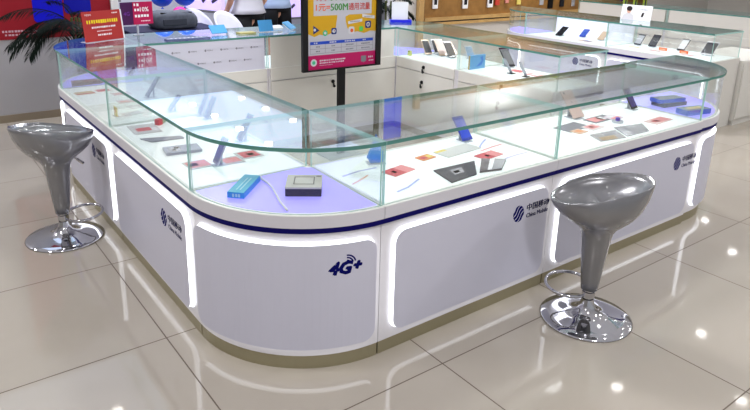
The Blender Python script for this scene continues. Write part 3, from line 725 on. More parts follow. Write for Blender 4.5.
for lab, x, y in (('yellow striped leaflet under the plain black phone, far counter', 5.25, 1.55), ('red and white leaflet before the white phone, far counter', 5.2, 1.27), ('pink leaflet near the open end, far counter', 5.24, .92)):
    flat('leaflet', lab, 'leaflet', rect(x, y, .14, .18, 0), .003, [PAPER, {1.55: YEL, 1.27: RED, .92: PINK}[y]], inner=[(.2, .5, .1, .9, 1)])

# ------------------------------------------------------------------ signs
def board(name, label, x, y, z, rz, w, h, tilt, face, thick=.006):
    t = thing(name, label, 'sign', (x, y, z), rz)
    T = Matrix.Rotation(-math.radians(tilt), 4, 'X')
    b = MB(); b.box(-w / 2, w / 2, 0, thick, 0, h, T=T); o = b.build('board', face, t)
    return t, o, (lambda u, q: T @ Vector((u, -.0012, q)))
def dashes(mb, f, u0, u1, z0, z1, n, mi=0, rnd=True):
    """tiny blocks standing for a line of print too small to read"""
    w = (u1 - u0) / n
    for i in range(n):
        a = u0 + w * i + w * .08; c = a + w * (.84 if not rnd else random.uniform(.55, .86)); zz = z0 + (z1 - z0) * (random.uniform(0, .15) if rnd else 0)
        mb.poly([f(a, zz), f(c, zz), f(c, z1), f(a, z1)], mi)
ax, ay = -.348, 2.63; bx, by = -.03, 2.77
ang = math.atan2(by - ay, bx - ax); wd = math.hypot(bx - ax, by - ay)
t, o, f = board('tabletop_sign', 'red promotional sign with yellow and white print on the far left glass top', (ax + bx) / 2, (ay + by) / 2, ZT + .003, ang, wd, .225, 6, REDSIGN)
k = wd / 2
b = MB(); put_text(b, '中国移动', -k * .86, .192, .015, f, width=k * .32); b.build('lettering', WTXT, o)
b = MB(); dashes(b, f, k * .55, k * .88, .198, .207, 4); b.build('corner_print', WTXT, o)
b = MB(); dashes(b, f, -k * .82, k * .84, .132, .160, 14); b.build('title_print', YTXT, o)
for q, nn in (((-k * .6, k * .66, .096, .110), 14), ((-k * .36, k * .42, .070, .077), 14), ((-k * .34, k * .42, .038, .052), 8)):
    b = MB(); dashes(b, f, *q, nn); b.build('line_print', WTXT, o)
b = MB(); b.box(-k, k, -.025, .06, -.003, 0); b.build('foot', MATS['acrylic_solid'], t)
b = MB(); b.box(k + .001, k + .012, -.002, .012, 0, .225, T=Matrix.Rotation(-math.radians(6), 4, 'X')); b.build('edge', PAPER, t)

t, o, f = board('tabletop_sign', 'magenta and purple sign reading 10% on a small post by the red sign', .36, 3.02, ZT + .05, math.radians(8), .36, .24, 0, PURP)
t.location = (.12, 2.87, ZT + .09); o.scale = (.75, 1, .75)
b = MB(); b.add([f(-.045, .0), f(.18, .0), f(.18, .24), f(-.045, .24)], [(0, 1, 2, 3)], 0)
f2 = lambda u, q: f(u, q) + Vector((0, -.001, 0))
put_text(b, '10%', .035, .135, .05, f2, 1, bold=.02); dashes(b, f2, -.03, .03, .14, .17, 2, 1); dashes(b, f2, -.03, .14, .075, .105, 5, 1); dashes(b, f2, .04, .15, .03, .042, 6, 1); dashes(b, f2, -.035, .03, .195, .225, 2, 1)
put_text(b, '4G', -.15, .1, .04, f2, 2)
b.build('print', [MAG, WTXT, pm('print_violet', 130, 60, 170)], o)
b = MB(); b.box(-.008, .008, .002, .012, -.087, .005); b.build('post', SILV, t); b = MB(); b.box(-.03, .05, .0, .04, -.089, -.085); b.build('foot', SILV, t)

t, o, f = board('tabletop_sign', 'small white sign with a dark-haired person standing on the far counter', 5.42, 1.70, ZT + .002, WR + .12, .36, .17, 8, PAPER)
b = MB()
def disc(cu, cz, r1, r2, mi, n=16, y=0): b.poly([f(cu + r1 * math.cos(2 * PI * i / n), cz + r2 * math.sin(2 * PI * i / n)) + Vector((0, y, 0)) for i in range(n)], mi)
b.poly([f(-.165, .002), f(-.015, .002), f(-.03, .05), (f(-.07, .075)), f(-.11, .075), f(-.15, .05)], 3)
disc(-.09, .105, .027, .034, 1, y=-.0006); disc(-.088, .125, .034, .028, 0, y=-.001); b.poly([f(.06, .04) , f(.085, .04), f(.095, .09), f(.07, .09)], 0); dashes(b, f, .04, .13, .115, .13, 5, 2)
b.build('print', [pm('hair_dark', 40, 26, 26), pm('skin_print', 214, 170, 148), GREYP, pm('shirt_print', 206, 204, 208)], o)
b = MB(); b.box(-.16, .16, -.02, .05, -.002, 0); b.build('foot', MATS['acrylic_solid'], t)

t, o, f = board('tabletop_sign', 'blank white board on a blue foot, on the glass by the poster stand', 2.75, 2.72, ZT + .025, math.radians(-30), .17, .18, 4, PAPER)
b = MB(); b.box(-.10, .12, -.035, .05, -.025, 0); b.build('foot', BLUEFR, t)

t = thing('hanging_banner', 'tall blue banner hanging from the ceiling behind the ring, mirrored in the glass tops', 'banner', (3.89, 4.2, 2.2))
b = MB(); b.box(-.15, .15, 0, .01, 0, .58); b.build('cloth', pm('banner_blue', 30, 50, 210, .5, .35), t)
b = MB(); b.tube([(-.17, .005, .585), (.17, .005, .585)], .01, 8); b.build('rod', SILV, t)
for sx in (-.15, .15): b = MB(); b.tube([(sx, .005, .59), (sx, .005, .80)], .003, 6); b.build('cord', SILV, t)

# poster stand inside the ring
t = thing('poster_stand', 'black floor stand holding a framed yellow and pink phone plan poster', 'poster stand', (1.49, 1.93, FZ))
b = MB(); b.box(-.17, .17, -.12, .12, 0, .012); b.build('base_plate', pm('stand_grey', 120, 120, 122, .4), t, bevel=.003)
b = MB(); b.box(-.033, .033, -.015, .015, .012, .775); b.build('pole', BLACK, t)
X0, X1, Z0, Z1 = -.388, .392, .730 - FZ, 1.90
b = MB(); F = .048
for q in ((X0, X0 + F, Z0, Z1), (X1 - F, X1, Z0, Z1), (X0 + F, X1 - F, Z0, Z0 + .012), (X0 + F, X1 - F, Z1 - F, Z1)): b.box(q[0], q[1], -.032, .0, q[2], q[3])
b.box(X0 + F, X1 - F, -.012, 0, Z0, Z1); fr = b.build('frame', BLACK, t)
b = MB(); yl = -.0135
px0, px1, pz0, pz1 = X0 + F, X1 - F, Z0 + .012, Z1 - F
fp = lambda u, z, d=0: Vector((u, yl - d, z - FZ))
b.box(px0, px1, -.0132, -.0122, pz0, pz1); po = b.build('poster', pm('poster_paper', 176, 176, 184, .4), fr)
b = MB(); pw = px1 - px0
lerp = lambda s: px0 + pw * s
# yellow field with ragged lower edge, leaving a white T shape
zy = 1.02
b.poly([fp(lerp(.0), zy + .02), fp(lerp(.1), zy - .012), fp(lerp(.17), zy + .006), fp(lerp(.26), zy - .006), fp(lerp(.34), zy + .012), fp(lerp(.40), zy + .05), fp(lerp(.42), zy + .14), fp(lerp(.42), 1.175), fp(lerp(.09), 1.175), fp(lerp(.09), 1.235), fp(lerp(.0), 1.235)], 0)
b.poly([fp(lerp(.0), 1.235), fp(lerp(.09), 1.235), fp(lerp(.09), 1.42), fp(lerp(1), 1.42), fp(lerp(1), 1.5), fp(lerp(0), 1.5)], 0)
b.poly([fp(lerp(.54), 1.16), fp(lerp(.545), zy + .10), fp(lerp(.57), zy + .045), fp(lerp(.63), zy + .005), fp(lerp(.72), zy + .012), fp(lerp(.82), zy - .006), fp(lerp(.91), zy + .01), fp(lerp(1), zy + .006), fp(lerp(1), 1.175), fp(lerp(.6), 1.175)], 0)
b.poly([fp(lerp(.93), 1.175), fp(lerp(1), 1.175), fp(lerp(1), 1.42), fp(lerp(.93), 1.42)], 0)
# big text lines
g = lambda u, z: fp(u, z, .0006)
put_text(b, '1元=', lerp(.12), 1.212, .056, g, 1, width=pw * .2, bold=.02)
[put_text(b, '500M', lerp(.325) + q, 1.212, .056, lambda u, z, q=q: fp(u, z, .0006 + q * .05), 2, width=pw * .245) for q in (0, .004)]
put_text(b, '通用流量', lerp(.585), 1.210, .060, g, 3, width=pw * .32, bold=.01)
put_text(b, '月享', lerp(.13), 1.290, .06, g, 3, width=pw * .17, bold=.01)
put_text(b, '50GB', lerp(.32), 1.292, .056, g, 2, width=pw * .27, bold=.02)
# icons
def blob(s, z, r, mi, n=14, sq=False):
    if sq: b.poly([g(lerp(s) + r * (abs(math.cos(a)) ** .4) * math.copysign(1, math.cos(a)), z + r * (abs(math.sin(a)) ** .4) * math.copysign(1, math.sin(a))) for a in [2 * PI * i / 20 + .01 for i in range(20)]], mi)
    else: b.poly([g(lerp(s) + r * math.cos(2 * PI * i / n), z + r * math.sin(2 * PI * i / n)) for i in range(n)], mi)
def blob2(s, z, r, mi, n=12): b.poly([fp(lerp(s) + r * math.cos(2 * PI * i / n), z + r * math.sin(2 * PI * i / n), .0012) for i in range(n)], mi)
b.poly([g(lerp(.085), 1.03), g(lerp(.17), 1.06), g(lerp(.085), 1.10)], 4); blob2(.105, 1.065, .012, 9)
blob(.25, 1.035, .024, 5); blob2(.25, 1.035, .012, 9)
blob(.375, 1.047, .026, 4, sq=True); blob2(.375, 1.047, .016, 9); blob2(.38, 1.05, .006, 1)
blob(.63, 1.045, .030, 9, sq=True); blob2(.635, 1.043, .016, 1)
blob(.775, 1.052, .021, 6, sq=True); blob2(.775, 1.052, .010, 5)
blob(.88, 1.085, .031, 4, sq=True); blob2(.88, 1.085, .020, 9); blob2(.88, 1.085, .011, 7)
b.poly([g(lerp(.58), 1.096), g(lerp(.79), 1.112), g(lerp(.79), 1.136), g(lerp(.58), 1.120)], 9); dashes(b, lambda u, z: fp(u, z, .0012), lerp(.61), lerp(.76), 1.112, 1.121, 9, 8)
b.poly([g(lerp(.79), 1.148), g(lerp(.98), 1.13), g(lerp(.98), 1.156), g(lerp(.79), 1.174)], 9); dashes(b, lambda u, z: fp(u, z, .0012), lerp(.82), lerp(.95), 1.148, 1.156, 8, 8)
# table
b.poly([g(lerp(.04), .946), g(lerp(.96), .946), g(lerp(.96), .970), g(lerp(.04), .970)], 7)
for s, n_ in ((.09, 2), (.31, 4), (.53, 6), (.80, 2)): dashes(b, lambda u, z: fp(u, z, .0012), lerp(s), lerp(s) + n_ * .018, .952, .964, n_, 9)
for z in (.872, .909): b.poly([g(lerp(.04), z), g(lerp(.96), z), g(lerp(.96), z + .0025), g(lerp(.04), z + .0025)], 8)
for s in (.04, .25, .48, .71, .957): b.poly([g(lerp(s), .872), g(lerp(s + .004), .872), g(lerp(s + .004), .946), g(lerp(s), .946)], 8)
for z in (.884, .921):
    for s, n_ in ((.12, 3), (.34, 3), (.55, 6), (.78, 7)): dashes(b, g, lerp(s), lerp(s) + n_ * .013, z, z + .012, n_, 8)
# pink band
b.poly([g(px0, pz0 + FZ), g(px1, pz0 + FZ), g(px1, .858), g(px0, .858)], 10)
def b3(s, z, r, mi, n=18): b.poly([fp(lerp(s) + r * math.cos(2 * PI * i / n), z + r * math.sin(2 * PI * i / n), .0012) for i in range(n)], mi)
b3(.09, .800, .030, 9); b.poly([fp(lerp(.09) + .016 * math.cos(2 * PI * i / 10), .80 + .016 * math.sin(2 * PI * i / 10), .0018) for i in range(10)], 5)
dashes(b, lambda u, z: fp(u, z, .0012), lerp(.17), lerp(.55), .806, .819, 14, 9); dashes(b, lambda u, z: fp(u, z, .0012), lerp(.17), lerp(.53), .786, .798, 14, 9); dashes(b, lambda u, z: fp(u, z, .0012), lerp(.17), lerp(.36), .771, .776, 10, 9)
b.poly([fp(lerp(.78), .775, .0012), fp(lerp(.82), .765, .0012), fp(lerp(.86), .775, .0012), fp(lerp(.86), .822, .0012), fp(lerp(.78), .822, .0012)], 8)
dashes(b, lambda u, z: fp(u, z, .0012), lerp(.89), lerp(.97), .80, .815, 3, 9); dashes(b, lambda u, z: fp(u, z, .0012), lerp(.9), lerp(.98), .772, .782, 3, 9)
b.build('print', [pm('pst_yellow', 190, 150, 26), pm('pst_orange', 204, 92, 44), pm('pst_green', 66, 130, 60), pm('pst_red', 176, 56, 48), pm('pst_navy', 30, 46, 110), pm('pst_teal', 70, 170, 130),
    pm('pst_leaf', 90, 180, 60), pm('pst_blue', 36, 72, 176), pm('pst_grey', 120, 120, 126), pm('pst_white', 190, 190, 196), pm('pst_pink', 172, 14, 92)], po)

# things on the back counter
def folder(label, x, y, w, h, tilt, m, rz=0., name='folder', cat='folder'):
    t = thing(name, label, cat, (x, y, ZT + .003 + .021 * math.sin(math.radians(tilt))), rz); T = Matrix.Rotation(-math.radians(tilt), 4, 'X')
    b = MB(); b.box(-w / 2, w / 2, 0, .012, 0, h, T=T); b.build('cover', m, t, bevel=.002)
    b = MB(); b.box(-w / 2 + .005, w / 2 - .005, .012, .02, .004, h - .004, T=T); b.build('pages', PAPER, t)
    return t
folder('light blue folder on the back counter in front of the white chairs', .72, 2.62, .14, .09, 50, SKYB)
folder('sky blue folder standing on the back counter before the bare legs', 1.15, 2.60, .135, .10, 20, SKYB)
folder('light blue bent folder on the back counter beside the poster stand', 1.42, 2.60, .11, .10, 55, pm('folder_pale', 120, 190, 240), .6)
folder('white notepad between the two blue folders on the back counter', 1.28, 2.66, .15, .06, 70, PAPER, .1, 'notepad', 'notepad')
flat('leaflet', 'olive yellow leaflet lying on the back counter glass top', 'leaflet', rect(.95, 2.60, .17, .10, 0), .012, [pm('leaf_olive', 178, 170, 110)], z=ZT + .001)
flat('name_strip', 'grey-blue strip with white dots on the back counter top by the red sign', 'sign', rect(.39, 2.50, .40, .09, 0), .010, [pm('strip_blue', 96, 104, 140), PAPER], z=ZT + .001, inner=[(.1 + .1 * i, .14 + .1 * i, .3, .6, 1) for i in range(8)])

# ------------------------------------------------------------------ left wall poster
t = thing('wall_poster', 'large red wall poster with two blue phones on the left wall', 'poster', (-1.2, 4.548, 0))
b = MB(); b.box(.46, 1.565, -.01, -.001, .775, 2.6); po = b.build('sheet', POSTERRED, t)
def rr2(b, x, z, w, h, tilt, d, mi, r=.06):
    pts = []
    for cx, cz, a in ((w / 2 - r, -h / 2 + r, -PI / 2), (w / 2 - r, h / 2 - r, 0), (-w / 2 + r, h / 2 - r, PI / 2), (-w / 2 + r, -h / 2 + r, PI)):
        for i in range(6): pts.append((cx + r * math.cos(a + PI / 2 * i / 5), cz + r * math.sin(a + PI / 2 * i / 5)))
    c, s_ = math.cos(tilt), math.sin(tilt); n = len(pts)
    P = [(x + p * c - q * s_, z + p * s_ + q * c) for p, q in pts]
    b.add([(p, -.0102, q) for p, q in P] + [(p, -.0102 - d, q) for p, q in P], [tuple(range(n, 2 * n))] + [(i, (i + 1) % n, n + (i + 1) % n, n + i) for i in range(n)], mi)
b = MB(); rr2(b, .975, 1.455, .27, 1.06, .0, .003, 0, .04); b.build('blue_phone', POSTERBLUE, po)
b = MB(); rr2(b, 1.25, 1.53, .25, 1.06, .0, .003, 0, .04); b.build('blue_phone', pm('poster_blue2', 10, 14, 150, .3, .15), po)
b = MB(); f = lambda u, z: (u, -.0112, z)
dashes(b, f, .55, .95, .842, .862, 15, 0); dashes(b, f, .57, .84, .808, .826, 9, 0)
b.build('print', pm('poster_print', 206, 176, 186), po)

# ------------------------------------------------------------------ palms
def palm(label, x, y, h, nf, ln, az=None, droop=1.0, seed=1):
    rnd = random.Random(seed)
    t = thing('potted_palm', label, 'plant', (x, y, FZ))
    b = MB(); b.lathe([(.0, 0), (.13, 0), (.165, .30), (.175, .32), (.16, .32), (.15, .28), (.0, .28)], 24); b.build('pot', pm('pot_clay', 120, 100, 90), t)
    b = MB()
    for i in range(4): b.tube([(.03 * math.cos(i * 1.6), .03 * math.sin(i * 1.6), .28), (.05 * math.cos(i * 1.6), .05 * math.sin(i * 1.6), h)], .012, 7)
    b.build('stem', pm('palm_stem', 84, 92, 50), t)
    LEAF = mat('palm_leaf', s2l(18, 30, 22), .6, spec=.2)
    for k in range(nf):
        a = az[k] if az else 2 * PI * k / nf + rnd.uniform(-.3, .3)
        L = ln * rnd.uniform(.8, 1.15); el = rnd.uniform(.1, 1.0)
        pts = []; p = Vector((.05 * math.cos(a), .05 * math.sin(a), h - rnd.uniform(0, .15))); e = el
        for i in range(13):
            pts.append(p.copy()); p = p + Vector((math.cos(a) * math.cos(e), math.sin(a) * math.cos(e), math.sin(e))) * L / 12; e -= droop * .13
        b = MB(); b.tube(pts, [.006 * (1 - .8 * i / 12) for i in range(13)], 5)
        for i in range(2, 13):
            tan = (pts[min(i + 1, 12)] - pts[i - 1]).normalized(); side = tan.cross(Vector((0, 0, 1))).normalized()
            for sgn in (-1, 1):
                for off in (0, .33, .66):
                    q = pts[i] + (pts[i - 1] - pts[i]) * off
                    ll = L * .27 * math.sin(PI * (i + .8 - off) / 14.2) + .04
                    d = (tan * .75 + side * sgn * .85 + Vector((0, 0, rnd.uniform(-.35, -.05)))).normalized()
                    wv = d.cross(Vector((0, 0, 1))).normalized() * .0055
                    m_ = q + d * ll * .5; e_ = q + d * ll + Vector((0, 0, -.06 * ll / .1 * .3))
                    b.add([q - wv * .4, q + wv * .4, m_ + wv, e_, m_ - wv], [(0, 1, 2, 4), (4, 2, 3)])
        b.build('frond', LEAF, t)
    return t
palm('dark green potted palm spreading fronds before the red wall poster', -.12, 3.85, 1.07, 15, .52, az=[2.4, 2.9, 3.3, 3.7, 4.1, 3.0, 4.7, 5.4, .3, 1.2, 2.0, 3.5, 3.1, 4.4, 5.0, 5.9, 2.7, 3.9], droop=.85, seed=4)
palm('dark leafy plant behind the ring at the foot of the slatted accessory wall', 3.95, 4.45, 1.05, 12, .42, droop=1.0, seed=9)

# ------------------------------------------------------------------ accessory wall
t = thing('accessory_wall', 'wood framed brown slatted board hung with phone accessories', 'display wall', (4.95, 5.04, FZ))
b = MB(); b.box(.12, 6.2, -.02, 0, .72, 2.6); b.build('slat_board', SLAT, t)
b = MB(); b.box(0, .10, -.07, 0, 0, 2.7); b.build('post', WOOD, t)
b = MB(); b.box(.10, 6.3, -.06, 0, .60, .645); b.build('rail', WOOD, t)
b = MB(); b.box(.10, 6.3, -.035, 0, .645, .665); b.build('groove', BLACK, t)
b = MB(); b.box(.13, 6.3, -.06, 0, .665, .72); b.build('rail', WOOD, t)
b = MB(); b.box(.10, .13, -.04, 0, .665, 2.6); b.build('groove', BLACK, t)
GA = 'accessory packs hanging on the slatted board'
acc = [(.34, .82, .10, PAPER, 'white pack with a dark window, leftmost on the slatted board'), (.98, .80, .11, PAPER, 'white pack with a dark window, second from the left on the slatted board'), (1.55, .80, .12, PAPER, 'white pack with a dark window, third from the left on the slatted board'),
       (1.72, .90, .10, pm('acc_red', 196, 74, 60), 'red pack beside the third white pack on the slatted board'), (1.95, .93, .08, pm('acc_redwhite', 220, 150, 140), 'pale red pack right of the red one on the slatted board'), (2.25, .90, .09, YEL, 'yellow pack on the slatted board'), (2.85, .88, .09, GREYP, 'grey pack left of the two black ones on the slatted board'),
       (3.1, .82, .12, BLACK, 'wide black pack on the slatted board'), (3.42, .84, .10, PHONEBLK, 'narrow black pack right of the wide black one'), (3.75, .84, .08, SILV, 'silver pack on the slatted board'), (4.05, .84, .10, PAPER, 'white pack without window, right part of the slatted board'), (4.4, .84, .09, DKP, 'dark grey pack near the right end of the slatted board'),
       (4.8, .82, .10, pm('acc_pink', 216, 150, 150), 'pink pack near the right end of the slatted board'), (5.3, .84, .11, pm('acc_violet', 120, 60, 140), 'violet pack at the right end of the slatted board')]
for dx, z, w_, m_, lab in acc:
    if dx > 1.6: z = z - .05 - .012 * dx
    a = thing('accessory_pack', lab, 'accessory pack', (4.95 + dx, 5.015, z), 0, GA)
    b = MB(); b.box(-w_ / 2, w_ / 2, -.03, -.004, 0, .26); c = b.build('card', m_, a, bevel=.004)
    b = MB(); b.box(-w_ * .3, w_ * .3, -.0312, -.0302, .06, .17); b.build('window', PHONEBLK if m_ is PAPER else m_, c)
    b = MB(); b.tube([(0, -.004, .245), (0, -.05, .25)], .004, 6); b.build('hook', SILV, a)
for i, xx in enumerate((10.0, 10.35, 10.7)):
    t = thing('lime_rack', ('lime yellow display strip, leftmost of three beyond the slatted board', 'lime yellow display strip, middle of three beyond the slatted board', 'lime yellow display strip, right of three beyond the slatted board')[i], 'display strip', (xx + .2, 4.9, FZ)); b = MB(); b.box(-.06, .06, -.02, 0, .0, 1.9); b.build('strip', LIME, t); b = MB(); b.box(-.02, .02, -.026, -.0205, .5, 1.8); b.build('inlay', DKP, t)

# ------------------------------------------------------------------ behind the ring: table, bag, chairs, light panels
t = thing('display_table', 'dark blue draped table behind the red sign', 'table', (.74, 4.0, FZ))
b = MB(); b.box(-.42, .48, -.25, .25, .86, .915); b.build('tabletop', pm('table_navy', 16, 18, 60, .8), t, bevel=.004)
b = MB(); b.box(-.41, .47, -.24, .24, .30, .86); b.build('skirt', pm('table_skirt', 22, 30, 110, .5), t)
for sx in (-.40, .40):
    for sy in (-.2, .2): b = MB(); b.box(sx, sx + .04, sy - .02, sy + .02, 0, .30); b.build('leg', BLUEFR, t)
t = thing('backpack', 'grey backpack lying on the dark blue table', 'bag', (.81, 3.98, .9165 + FZ), 0)
b = MB(); n = 28
def bp(r, z, a): 
    c, s_ = math.cos(a), math.sin(a); e = .45
    return (.225 * r * abs(c) ** e * math.copysign(1, c), .19 * r * abs(s_) ** e * math.copysign(1, s_), z * .8 + .006 * math.sin(3 * a) * r * z / .1)
b.lathe([(.0, .0), (.86, .0), (.97, .03), (1, .09), (.97, .15), (.88, .185), (.6, .205), (.0, .21)], n, fn=bp); b.build('body', mat('bag_cloth', s2l(84, 88, 98), .8, noise=(20, .2)), t, smooth=True)
b = MB(); b.box(-.16, .08, -.196, -.18, .04, .105); b.build('pocket', pm('bag_pocket', 62, 66, 76, .8), t, bevel=.012)
b = MB(); b.tube([(-.16, -.12, .158), (-.05, -.15, .150), (.08, -.14, .158), (.17, -.08, .152)], .009, 6); b.build('strap', BLACK, t, smooth=True)
def ball(label, x, y, z, r, m_):
    t = thing('balloon', label, 'balloon', (x, y, z), 0, 'balloons above the backpack')
    b = MB(); b.lathe([(max(.0005, r * math.sin(PI * i / 14)), -r * math.cos(PI * i / 14)) for i in range(15)], 20); b.build('skin', m_, t, smooth=True)
    b = MB(); b.lathe([(.0005, -r), (.018, -r - .02), (.0005, -r - .018)], 8); b.build('knot', m_, t)
BB = pm('balloon_blue', 24, 84, 220, .2); PB = pm('balloon_pink', 226, 60, 150, .25)
ball('blue balloon, left one above the backpack', 1.00, 4.80, 1.14, .13, BB); ball('blue balloon, right one above the backpack', 1.27, 4.82, 1.14, .13, BB); ball('pink balloon low between the blue ones above the backpack', 1.13, 4.62, .94, .085, PB)
for lab, x, y, z, r_, m_ in ():
    pass

def chair(label, x, y, rz, m_):
    t = thing('shell_chair', label, 'chair', (x, y, FZ), rz, 'white shell chairs behind the back counter')
    n = 20; vs = []; fs = []
    for j in range(13):
        v = j / 12
        for i in range(n + 1):
            a = -PI * .62 + PI * 1.24 * i / n   # around the back
            top = 1.0 - .26 * abs(i / n - .5) ** 2 * 4
            z = .42 + (top - .42) * v
            rr_ = .19 - .03 * (1 - v)
            vs.append((rr_ * math.sin(a), -rr_ * math.cos(a) * (.8 + .1 * v) - .05 * v, z))
    for j in range(12):
        for i in range(n): k = j * (n + 1) + i; fs.append((k, k + 1, k + n + 2, k + n + 1))
    b = MB(); b.add(vs, fs); o = b.build('backrest', m_, t, smooth=True); md = o.modifiers.new('s', 'SOLIDIFY'); md.thickness = .015
    b = MB(); b.lathe([(.0005, .42), (.15, .42), (.172, .44), (.168, .455), (.0005, .445)], 28); b.build('seat', m_, t, smooth=True)
    b = MB(); b.lathe([(.0005, 0), (.2, 0), (.2, .012), (.04, .03), (.028, .06), (.028, .42), (.0005, .42)], 28); b.build('pedestal', CHROME, t)
CHW = pm('chair_white', 226, 226, 240, .3)
chair('white shell chair next to the backpack', 1.46, 4.78, math.radians(200), CHW)
chair('white shell chair in the middle behind the light blue folder', 1.66, 4.38, math.radians(200), CHW)
chair('small white chair half hidden by the dark trousers', 2.40, 5.80, math.radians(200), CHW)

def light_panel(label, x, y, rz, w, h, z0, pics):
    t = thing('promo_counter', label, 'light box', (x, y, FZ), rz, 'lavender light boxes on blue legs')
    b = MB(); b.box(-w / 2, w / 2, 0, .06, z0, z0 + h); pnl = b.build('panel', LAV, t)
    b = MB(); f = lambda u, z: (u, -.001, z)
    for (u, z, a, l) in pics:
        c, s_ = math.cos(a), math.sin(a)
        b.poly([f(u - l * c - .02 * s_, z - l * s_ + .02 * c), f(u - l * c + .02 * s_, z - l * s_ - .02 * c), f(u + l * c + .02 * s_, z + l * s_ - .02 * c), f(u + l * c - .02 * s_, z + l * s_ + .02 * c)])
    b.build('print', pm('lav_print', 70, 60, 90), pnl)
    b = MB(); b.box(-w / 2 - .01, w / 2 + .01, -.012, .072, z0 - .03, z0 - .001); b.build('rail', GAP, t)
    for sx in (-w / 2 + .05, w / 2 - .07): b = MB(); b.add([(sx - .03, 0, z0 - .03), (sx + .03, 0, z0 - .03), (sx + .03, .05, z0 - .03), (sx - .03, .05, z0 - .03), (sx - .07, -.02, 0), (sx + .07, -.02, 0), (sx + .07, .07, 0), (sx - .07, .07, 0)], [(0, 1, 2, 3), (4, 7, 6, 5), (0, 4, 5, 1), (1, 5, 6, 2), (2, 6, 7, 3), (3, 7, 4, 0)]); b.build('leg', BLUEFR, t)
light_panel('lavender light box on blue legs above the two white chairs', 1.74, 5.46, math.radians(-68), .66, .5, .93, [(.08, 1.09, .7, .10), (.24, 1.07, .5, .08)])
light_panel('lavender light box with a dark phone picture beside the poster stand', 3.33, 5.85, math.radians(5), .5, .5, .73, [(-.15, .80, .65, .05), (-.05, .89, .65, .04)])
light_panel('lavender light box on blue legs at the far left, above the purple sign', .55, 5.9, math.radians(-5), .6, .5, 1.05, [])

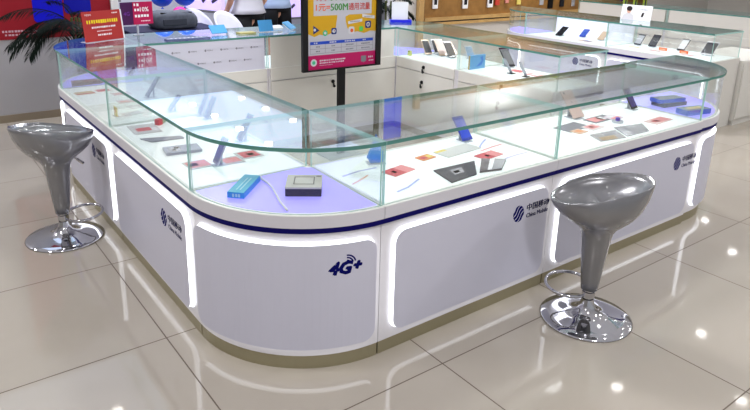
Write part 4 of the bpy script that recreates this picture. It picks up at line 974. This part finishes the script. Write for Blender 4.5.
# ------------------------------------------------------------------ people
SKIN = mat('skin', s2l(206, 160, 136), .5)
def skinned(name, verts, edges, radii, m_, parent, sub=2, root=0):
    me = bpy.data.meshes.new(name); me.from_pydata(verts, edges, []); o = link(name, me, parent)
    sk = o.modifiers.new('skin', 'SKIN'); sk.use_smooth_shade = True
    for i, v in enumerate(me.skin_vertices[0].data):
        r = radii[i]; v.radius = r if isinstance(r, tuple) else (r, r); v.use_root = (i == root)
    s = o.modifiers.new('sub', 'SUBSURF'); s.levels = sub; s.render_levels = sub
    me.materials.append(m_); return o
def person(label, x, y, rz, top, bottom, coat=False, shorts=False):
    t = thing('person', label, 'person', (x, y, FZ), rz)
    # body: pelvis 0
    V = [(0, 0, .95), (0, 0, 1.10), (0, 0, 1.25), (0, .0, 1.38), (0, .0, 1.48), (0, -.02, 1.56), (0, -.02, 1.66), (0, -.01, 1.73)]
    Rr = [(.155, .11), (.13, .095), (.15, .105), (.13, .09), .052, .072, .085, .05]; E = [(i, i + 1) for i in range(7)]
    for s in (-1, 1):
        k = len(V); V += [(s * .095, 0, .86), (s * .10, 0, .70), (s * .10, -.01, .50), (s * .10, .01, .30), (s * .10, .02, .09), (s * .10, -.03, .04), (s * .11, -.13, .03)]
        Rr += [.095, .082, .058, .058, .04, .042, .03]; E += [(0, k)] + [(k + i, k + i + 1) for i in range(6)]
        k = len(V); V += [(s * .19, 0, 1.40), (s * .235, .01, 1.25), (s * .25, 0, 1.10), (s * .235, -.10, .99), (s * .22, -.17, .94)]
        Rr += [.055, .046, .038, .03, .03]; E += [(3, k)] + [(k + i, k + i + 1) for i in range(4)]
        for q in range(4):
            kk = len(V); V += [(s * (.235 - .014 * q), -.21, .915 + .004 * q), (s * (.235 - .015 * q), -.25 + .006 * abs(q - 1.3), .895)]; Rr += [.010, .008]; E += [(k + 4, kk), (kk, kk + 1)]
        kk = len(V); V += [(s * .195, -.185, .955), (s * .185, -.215, .945)]; Rr += [.011, .009]; E += [(k + 4, kk), (kk, kk + 1)]
    skinned('body', V, E, Rr, SKIN, t)
    def tubeclo(name, rows, m_):
        b = MB(); n = 28; vs = []; fs = []
        for (cx, cy, z, a, c) in rows:
            for i in range(n): th = 2 * PI * i / n; w = 1 + .04 * math.sin(5 * th + z * 6); vs.append((cx + a * math.cos(th) * w, cy + c * math.sin(th) * w, z))
        for j in range(len(rows) - 1):
            for i in range(n): i2 = (i + 1) % n; fs.append((j * n + i, j * n + i2, (j + 1) * n + i2, (j + 1) * n + i))
        b.add(vs, fs); o = b.build(name, m_, t, smooth=True); md = o.modifiers.new('s', 'SOLIDIFY'); md.thickness = .006
        return o
    for s in (-1, 1):
        if shorts: tubeclo('shorts_leg', [(s * .095, 0, .92, .125, .13), (s * .105, 0, .82, .12, .125), (s * .115, 0, .70, .118, .12)], bottom)
        else:
            tubeclo('trouser_leg', [(s * .09, 0, .92, .12, .125), (s * .10, 0, .72, .11, .115), (s * .10, 0, .48, .09, .09), (s * .10, .01, .2, .08, .08), (s * .10, .01, .05, .085, .09)], bottom)
        b = MB(); b.lathe([(.0005, 0), (.05, 0), (.055, .03), (.045, .07), (.04, .085)], 18, fn=lambda r, z, a: (s * .105 + r * math.cos(a), -.045 + r * 2.1 * math.sin(a) * (1 if z < .05 else .6), z)); b.build('shoe', BLACK, t, smooth=True)
        tubeclo('sleeve', [(s * .175, 0, 1.43, .07, .075), (s * .235, .005, 1.27, .065, .07), (s * .25, 0, 1.12, .056, .06)] , top)
    hem = .945 if coat else .93
    tubeclo('coat' if coat else 'shirt', [(0, 0, 1.47, .07, .065), (0, 0, 1.43, .17, .10), (0, 0, 1.30, .20, .135), (0, 0, 1.10, .175, .13), (0, 0, 1.0, .20, .15), (0, 0, hem, .225, .17)], top)
    tubeclo('waistband', [(0, 0, 1.0, .165, .125), (0, 0, .88, .19, .145)], bottom)
    # head: hair, face
    b = MB(); b.lathe([(.0005, 1.785), (.05, 1.775), (.09, 1.74), (.102, 1.69), (.10, 1.63), (.088, 1.57), (.07, 1.55)], 24, fn=lambda r, z, a: (r * math.cos(a), .012 + r * 1.12 * math.sin(a) if math.sin(a) > -.35 or z > 1.70 else .012 - .35 * r, z)); b.build('hair', pm('hair_black', 22, 18, 18, .5), t, smooth=True)
    b = MB()
    for s in (-1, 1): b.lathe([(.0005, -.011), (.008, -.007), (.011, 0), (.008, .007), (.0005, .011)], 10, T=Matrix.Translation((s * .032, -.098, 1.655)))
    b.build('eyes', BLACK, t)
    b = MB(); b.add([(-.013, -.098, 1.615), (.013, -.098, 1.615), (0, -.125, 1.618), (0, -.10, 1.65)], [(0, 1, 2), (0, 2, 3), (1, 3, 2)]); b.build('nose', SKIN, t)
    b = MB(); b.box(-.022, .022, -.098, -.092, 1.582, 1.591); b.build('mouth', pm('lips', 170, 90, 86), t)
    return t
person('person in a pale grey coat and black trousers standing behind the chairs', 2.02, 4.72, math.radians(190), pm('coat_grey', 200, 198, 206, .8), pm('trouser_black', 16, 16, 20, .8), coat=True)
person('person in black shorts and a light blue shirt standing behind the sky blue folder', 2.75, 5.38, math.radians(185), pm('shirt_blue', 168, 186, 214, .8), pm('shorts_black', 14, 14, 18, .8), shorts=True)
